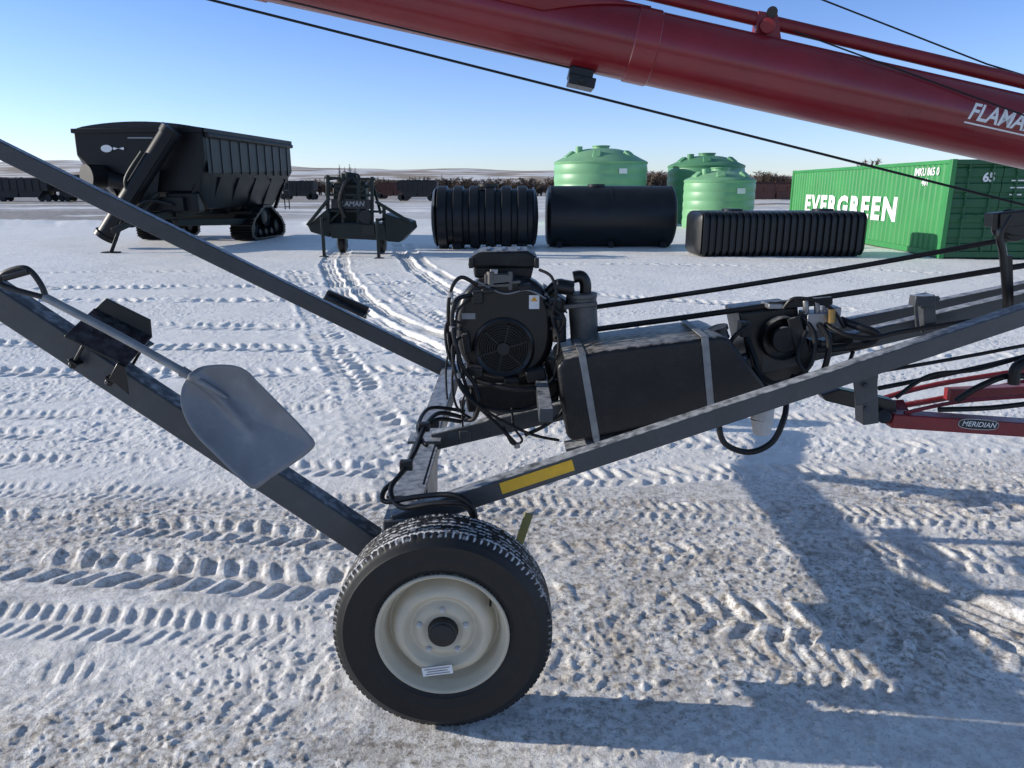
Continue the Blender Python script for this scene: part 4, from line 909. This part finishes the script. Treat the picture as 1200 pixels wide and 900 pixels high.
# ---------------------------------------------------------- far railcars
def railcar(px,Y,L,Hh,m,label):
    c=at(px,220,Y); c=Vector((c.x,Y,0)); rt=root('hopper_railcar',c,label,'railcar')
    mb=MB(); mb.prism([c+Vector((-L*.47,-1.4,1.3)),c+Vector((L*.47,-1.4,1.3)),c+Vector((L/2,-1.4,Hh)),c+Vector((-L/2,-1.4,Hh))],(0,2.8,0)); mb.prism([c+Vector((-L*.32,-1.3,.5)),c+Vector((-L*.02,-1.3,.5)),c+Vector((-L*.0,-1.3,1.3)),c+Vector((-L*.4,-1.3,1.3))],(0,2.6,0)); mb.prism([c+Vector((L*.02,-1.3,.5)),c+Vector((L*.32,-1.3,.5)),c+Vector((L*.4,-1.3,1.3)),c+Vector((L*.0,-1.3,1.3))],(0,2.6,0))
    b=mb.build('car_body',m,rt)
    for i in range(9): x=-L/2+.1+i*(L-.2)/8; mb=MB(); mb.box(c+Vector((x,-1.45,(Hh+1.3)/2)),(.12,.1,Hh-1.3)); mb.build('body_rib',m,b)
    mb=MB(); mb.box(c+Vector((0,0,Hh+.1)),(L*.9,.8,.25)); mb.build('roof_walk',m,b)
    for x in(-L*.42,-L*.32,L*.32,L*.42):
        for sy in (-.75,.75): mb=MB(); mb.lathe([(.05,-.08),(.42,-.08),(.45,.08),(.05,.08)],c+Vector((x,sy,.45)),(0,1,0),24,capends=True); mb.build('rail_wheel',M['raildark'],rt)
railcar(-52,95,8,3.0,M['raildark'],'dark railcar cut by the left edge, first of the far left row')
railcar(28,95,7.6,2.6,M['raildark'],'second dark railcar in the far left row behind the grain cart')
railcar(100,96,6.5,3.0,M['raildark'],'dark railcar half hidden by the grain cart, end of the far left row')
railcar(905,80,10,2.0,M['railbrown'],'low red brown railcar seen between green tank and container')
railcar(350,110,5,2.4,M['raildark'],'short dark railcar between the grain cart and the implement, far off')
railcar(490,100,5.2,2.4,M['raildark'],'short dark railcar between the implement and the ribbed cistern, far off')
railcar(462,118,5,2.2,M['railbrown'],'small brown railcar just right of the implement, farther than the dark one')
# ---------------------------------------------------------- trees
def tree_meshes(kind,hh,seed):
    rd_=random.Random(seed); mt=MB(); mc=MB()
    if kind=='spruce':
        mt.tube([(0,0,0),(0,0,hh*.95)],[.12*hh/4,.01],6,False)
        for i in range(420):
            z=rd_.random()**1.3; r=(1-z)*hh*.22*(.35+.65*rd_.random())*(.8+.3*math.sin(z*40)); th=rd_.random()*6.283
            p=Vector((math.cos(th)*r,math.sin(th)*r,hh*(.08+.92*z))); d=Vector((math.cos(th),math.sin(th),-.45)).normalized(); s=hh*.05*(1.2-z); sd=Vector((-math.sin(th),math.cos(th),0))
            mc.add([p-sd*s*.5,p+sd*s*.5,p+d*s*1.7],[(0,1,2)])
    else:
        mt.tube([(0,0,0),(.02*hh,0,hh*.35),(0,.02*hh,hh*.6)],[.035*hh,.012*hh],6)
        for i in range(30):
            th=rd_.random()*6.283; z0=hh*(.08+.45*rd_.random()); e=Vector((math.cos(th)*hh*.40*rd_.random()**.6,math.sin(th)*hh*.40*rd_.random()**.6,hh*(.4+.55*rd_.random())))
            a=Vector((0,0,z0)); mid=(a+e)/2+Vector((math.cos(th),math.sin(th),0))*.06*hh; mt.tube([a,mid,e],[.007*hh,.002*hh],4)
            for k in range(40):
                t=.15+.85*rd_.random(); p=a.lerp(e,t); v=Vector((rd_.uniform(-1,1),rd_.uniform(-1,1),rd_.uniform(-.5,1.0))).normalized()*hh*rd_.uniform(.05,.14); sd=v.orthogonal().normalized()*hh*.013
                mc.add([p-sd,p+sd,p+v],[(0,1,2)])
    return mt,mc
protos={}
def plant(kind,px,Y,hh,label,grp,var,wide=1.):
    nm={'spruce':'spruce_tree','bare':'bare_tree'}[kind]
    c=at(px,220,Y); c=Vector((c.x,Y,0)); key=(kind,var)
    e=bpy.data.objects.new(nm,None); C.objects.link(e); e.location=c; e['label']=label; e['category']='tree'; e['group']=grp; e.rotation_euler=(0,0,random.random()*6.28); e.scale=(hh/4*random.uniform(1.1,1.8)*wide,)*2+(hh/4,); WO[e.name]=Vector((0,0,0))
    if key not in protos:
        mt,mc=tree_meshes(kind,4.0,var*7+3)
        a=mt.build('trunk',M['bark'],e); b=mc.build('crown',M['spruce' if kind=='spruce' else 'twig'],e); protos[key]=(a,b)
    else:
        for o in protos[key]:
            k=o.copy(); C.objects.link(k); k.parent=e
    return e
tl='dark spruce in the distant shelter belt behind the implement'; bl='leafless brown tree in the distant shelter belt'
i=0; x=438
while x<522: plant('spruce',x,165+random.uniform(-6,6),random.uniform(3.2,4.6),tl,'distant spruces',i%3); x+=random.uniform(5,8); i+=1
for x in np.arange(336,665,4.6): plant('bare',x+random.uniform(-2,2),165+random.uniform(-15,15),random.uniform(2.6,4.1),bl,'distant bare trees',int(x)%3,1.2)
for x in np.arange(-12,112,5): plant('bare',x+random.uniform(-2,2),180+random.uniform(-10,10),random.uniform(3.0,4.4),'leafless brown brush tree behind the far left railcars','bare trees behind the left railcars',int(x)%3,1.2)
for x in np.arange(756,784,4): plant('bare',x,120+random.uniform(-4,4),random.uniform(3.6,4.6),'leafless tree seen between the green tanks','bare trees between the green tanks',int(x)%3)
for x in np.arange(886,925,4): plant('bare',x,110+random.uniform(-4,4),random.uniform(3.4,4.2),'leafless tree seen left of the container','bare trees left of the container',int(x)%3)
for x in(399,405,411,417): plant('spruce',x,170,random.uniform(6.0,6.8),'tall dark tree rising above the implement','tall dark trees above the implement',int(x)%3)
plant('bare',1014,60,4.0,'tall bare tree showing above the container roof','bare tree above container',1,.5)
# ---------------------------------------------------------- light
EL=R(16.5); sdv=Vector((1,-.10,0)).normalized()
d=Vector((sdv.x*math.cos(EL),sdv.y*math.cos(EL),-math.sin(EL)))
sl=bpy.data.lights.new('sun','SUN'); sl.energy=5; sl.angle=R(.5); sl.color=(1,.93,.82)
so=bpy.data.objects.new('sun',sl); C.objects.link(so); so.rotation_euler=d.to_track_quat('-Z','Y').to_euler(); so.location=(-20,0,20)
w=bpy.data.worlds.new('World'); bpy.context.scene.world=w; w.use_nodes=True; nt=w.node_tree
bg=nt.nodes['Background']; sk=nt.nodes.new('ShaderNodeTexSky'); sk.sky_type='NISHITA'; sk.sun_disc=False; sk.sun_elevation=EL
sk.sun_rotation=math.atan2(-d.x,-d.y)%(2*math.pi); sk.air_density=1.0; sk.dust_density=.3; sk.ozone_density=1.5; sk.altitude=600
tc=nt.nodes.new('ShaderNodeTexCoord'); sp=nt.nodes.new('ShaderNodeSeparateXYZ'); nt.links.new(tc.outputs['Generated'],sp.inputs[0])
rp=nt.nodes.new('ShaderNodeValToRGB'); nt.links.new(sp.outputs['Z'],rp.inputs[0]); cr=rp.color_ramp
cr.elements[0].position=0; cr.elements[0].color=(.45,.52,.80,1); cr.elements[1].position=1; cr.elements[1].color=(.52,.50,.47,1)
for pos,c in((.06,(.44,.51,.78,1)),(.14,(.41,.48,.73,1)),(.26,(.32,.42,.66,1)),(.5,(.46,.46,.48,1))): q=cr.elements.new(pos); q.color=c
vm=nt.nodes.new('ShaderNodeVectorMath'); vm.operation='MULTIPLY'; nt.links.new(sk.outputs[0],vm.inputs[0]); nt.links.new(rp.outputs[0],vm.inputs[1])
v2=nt.nodes.new('ShaderNodeVectorMath'); v2.operation='SCALE'; v2.inputs['Scale'].default_value=2.1; nt.links.new(vm.outputs[0],v2.inputs[0])
nt.links.new(v2.outputs[0],bg.inputs[0]); bg.inputs[1].default_value=.14
sc=bpy.context.scene; sc.view_settings.view_transform='Standard'; sc.view_settings.look='None'; sc.view_settings.exposure=0
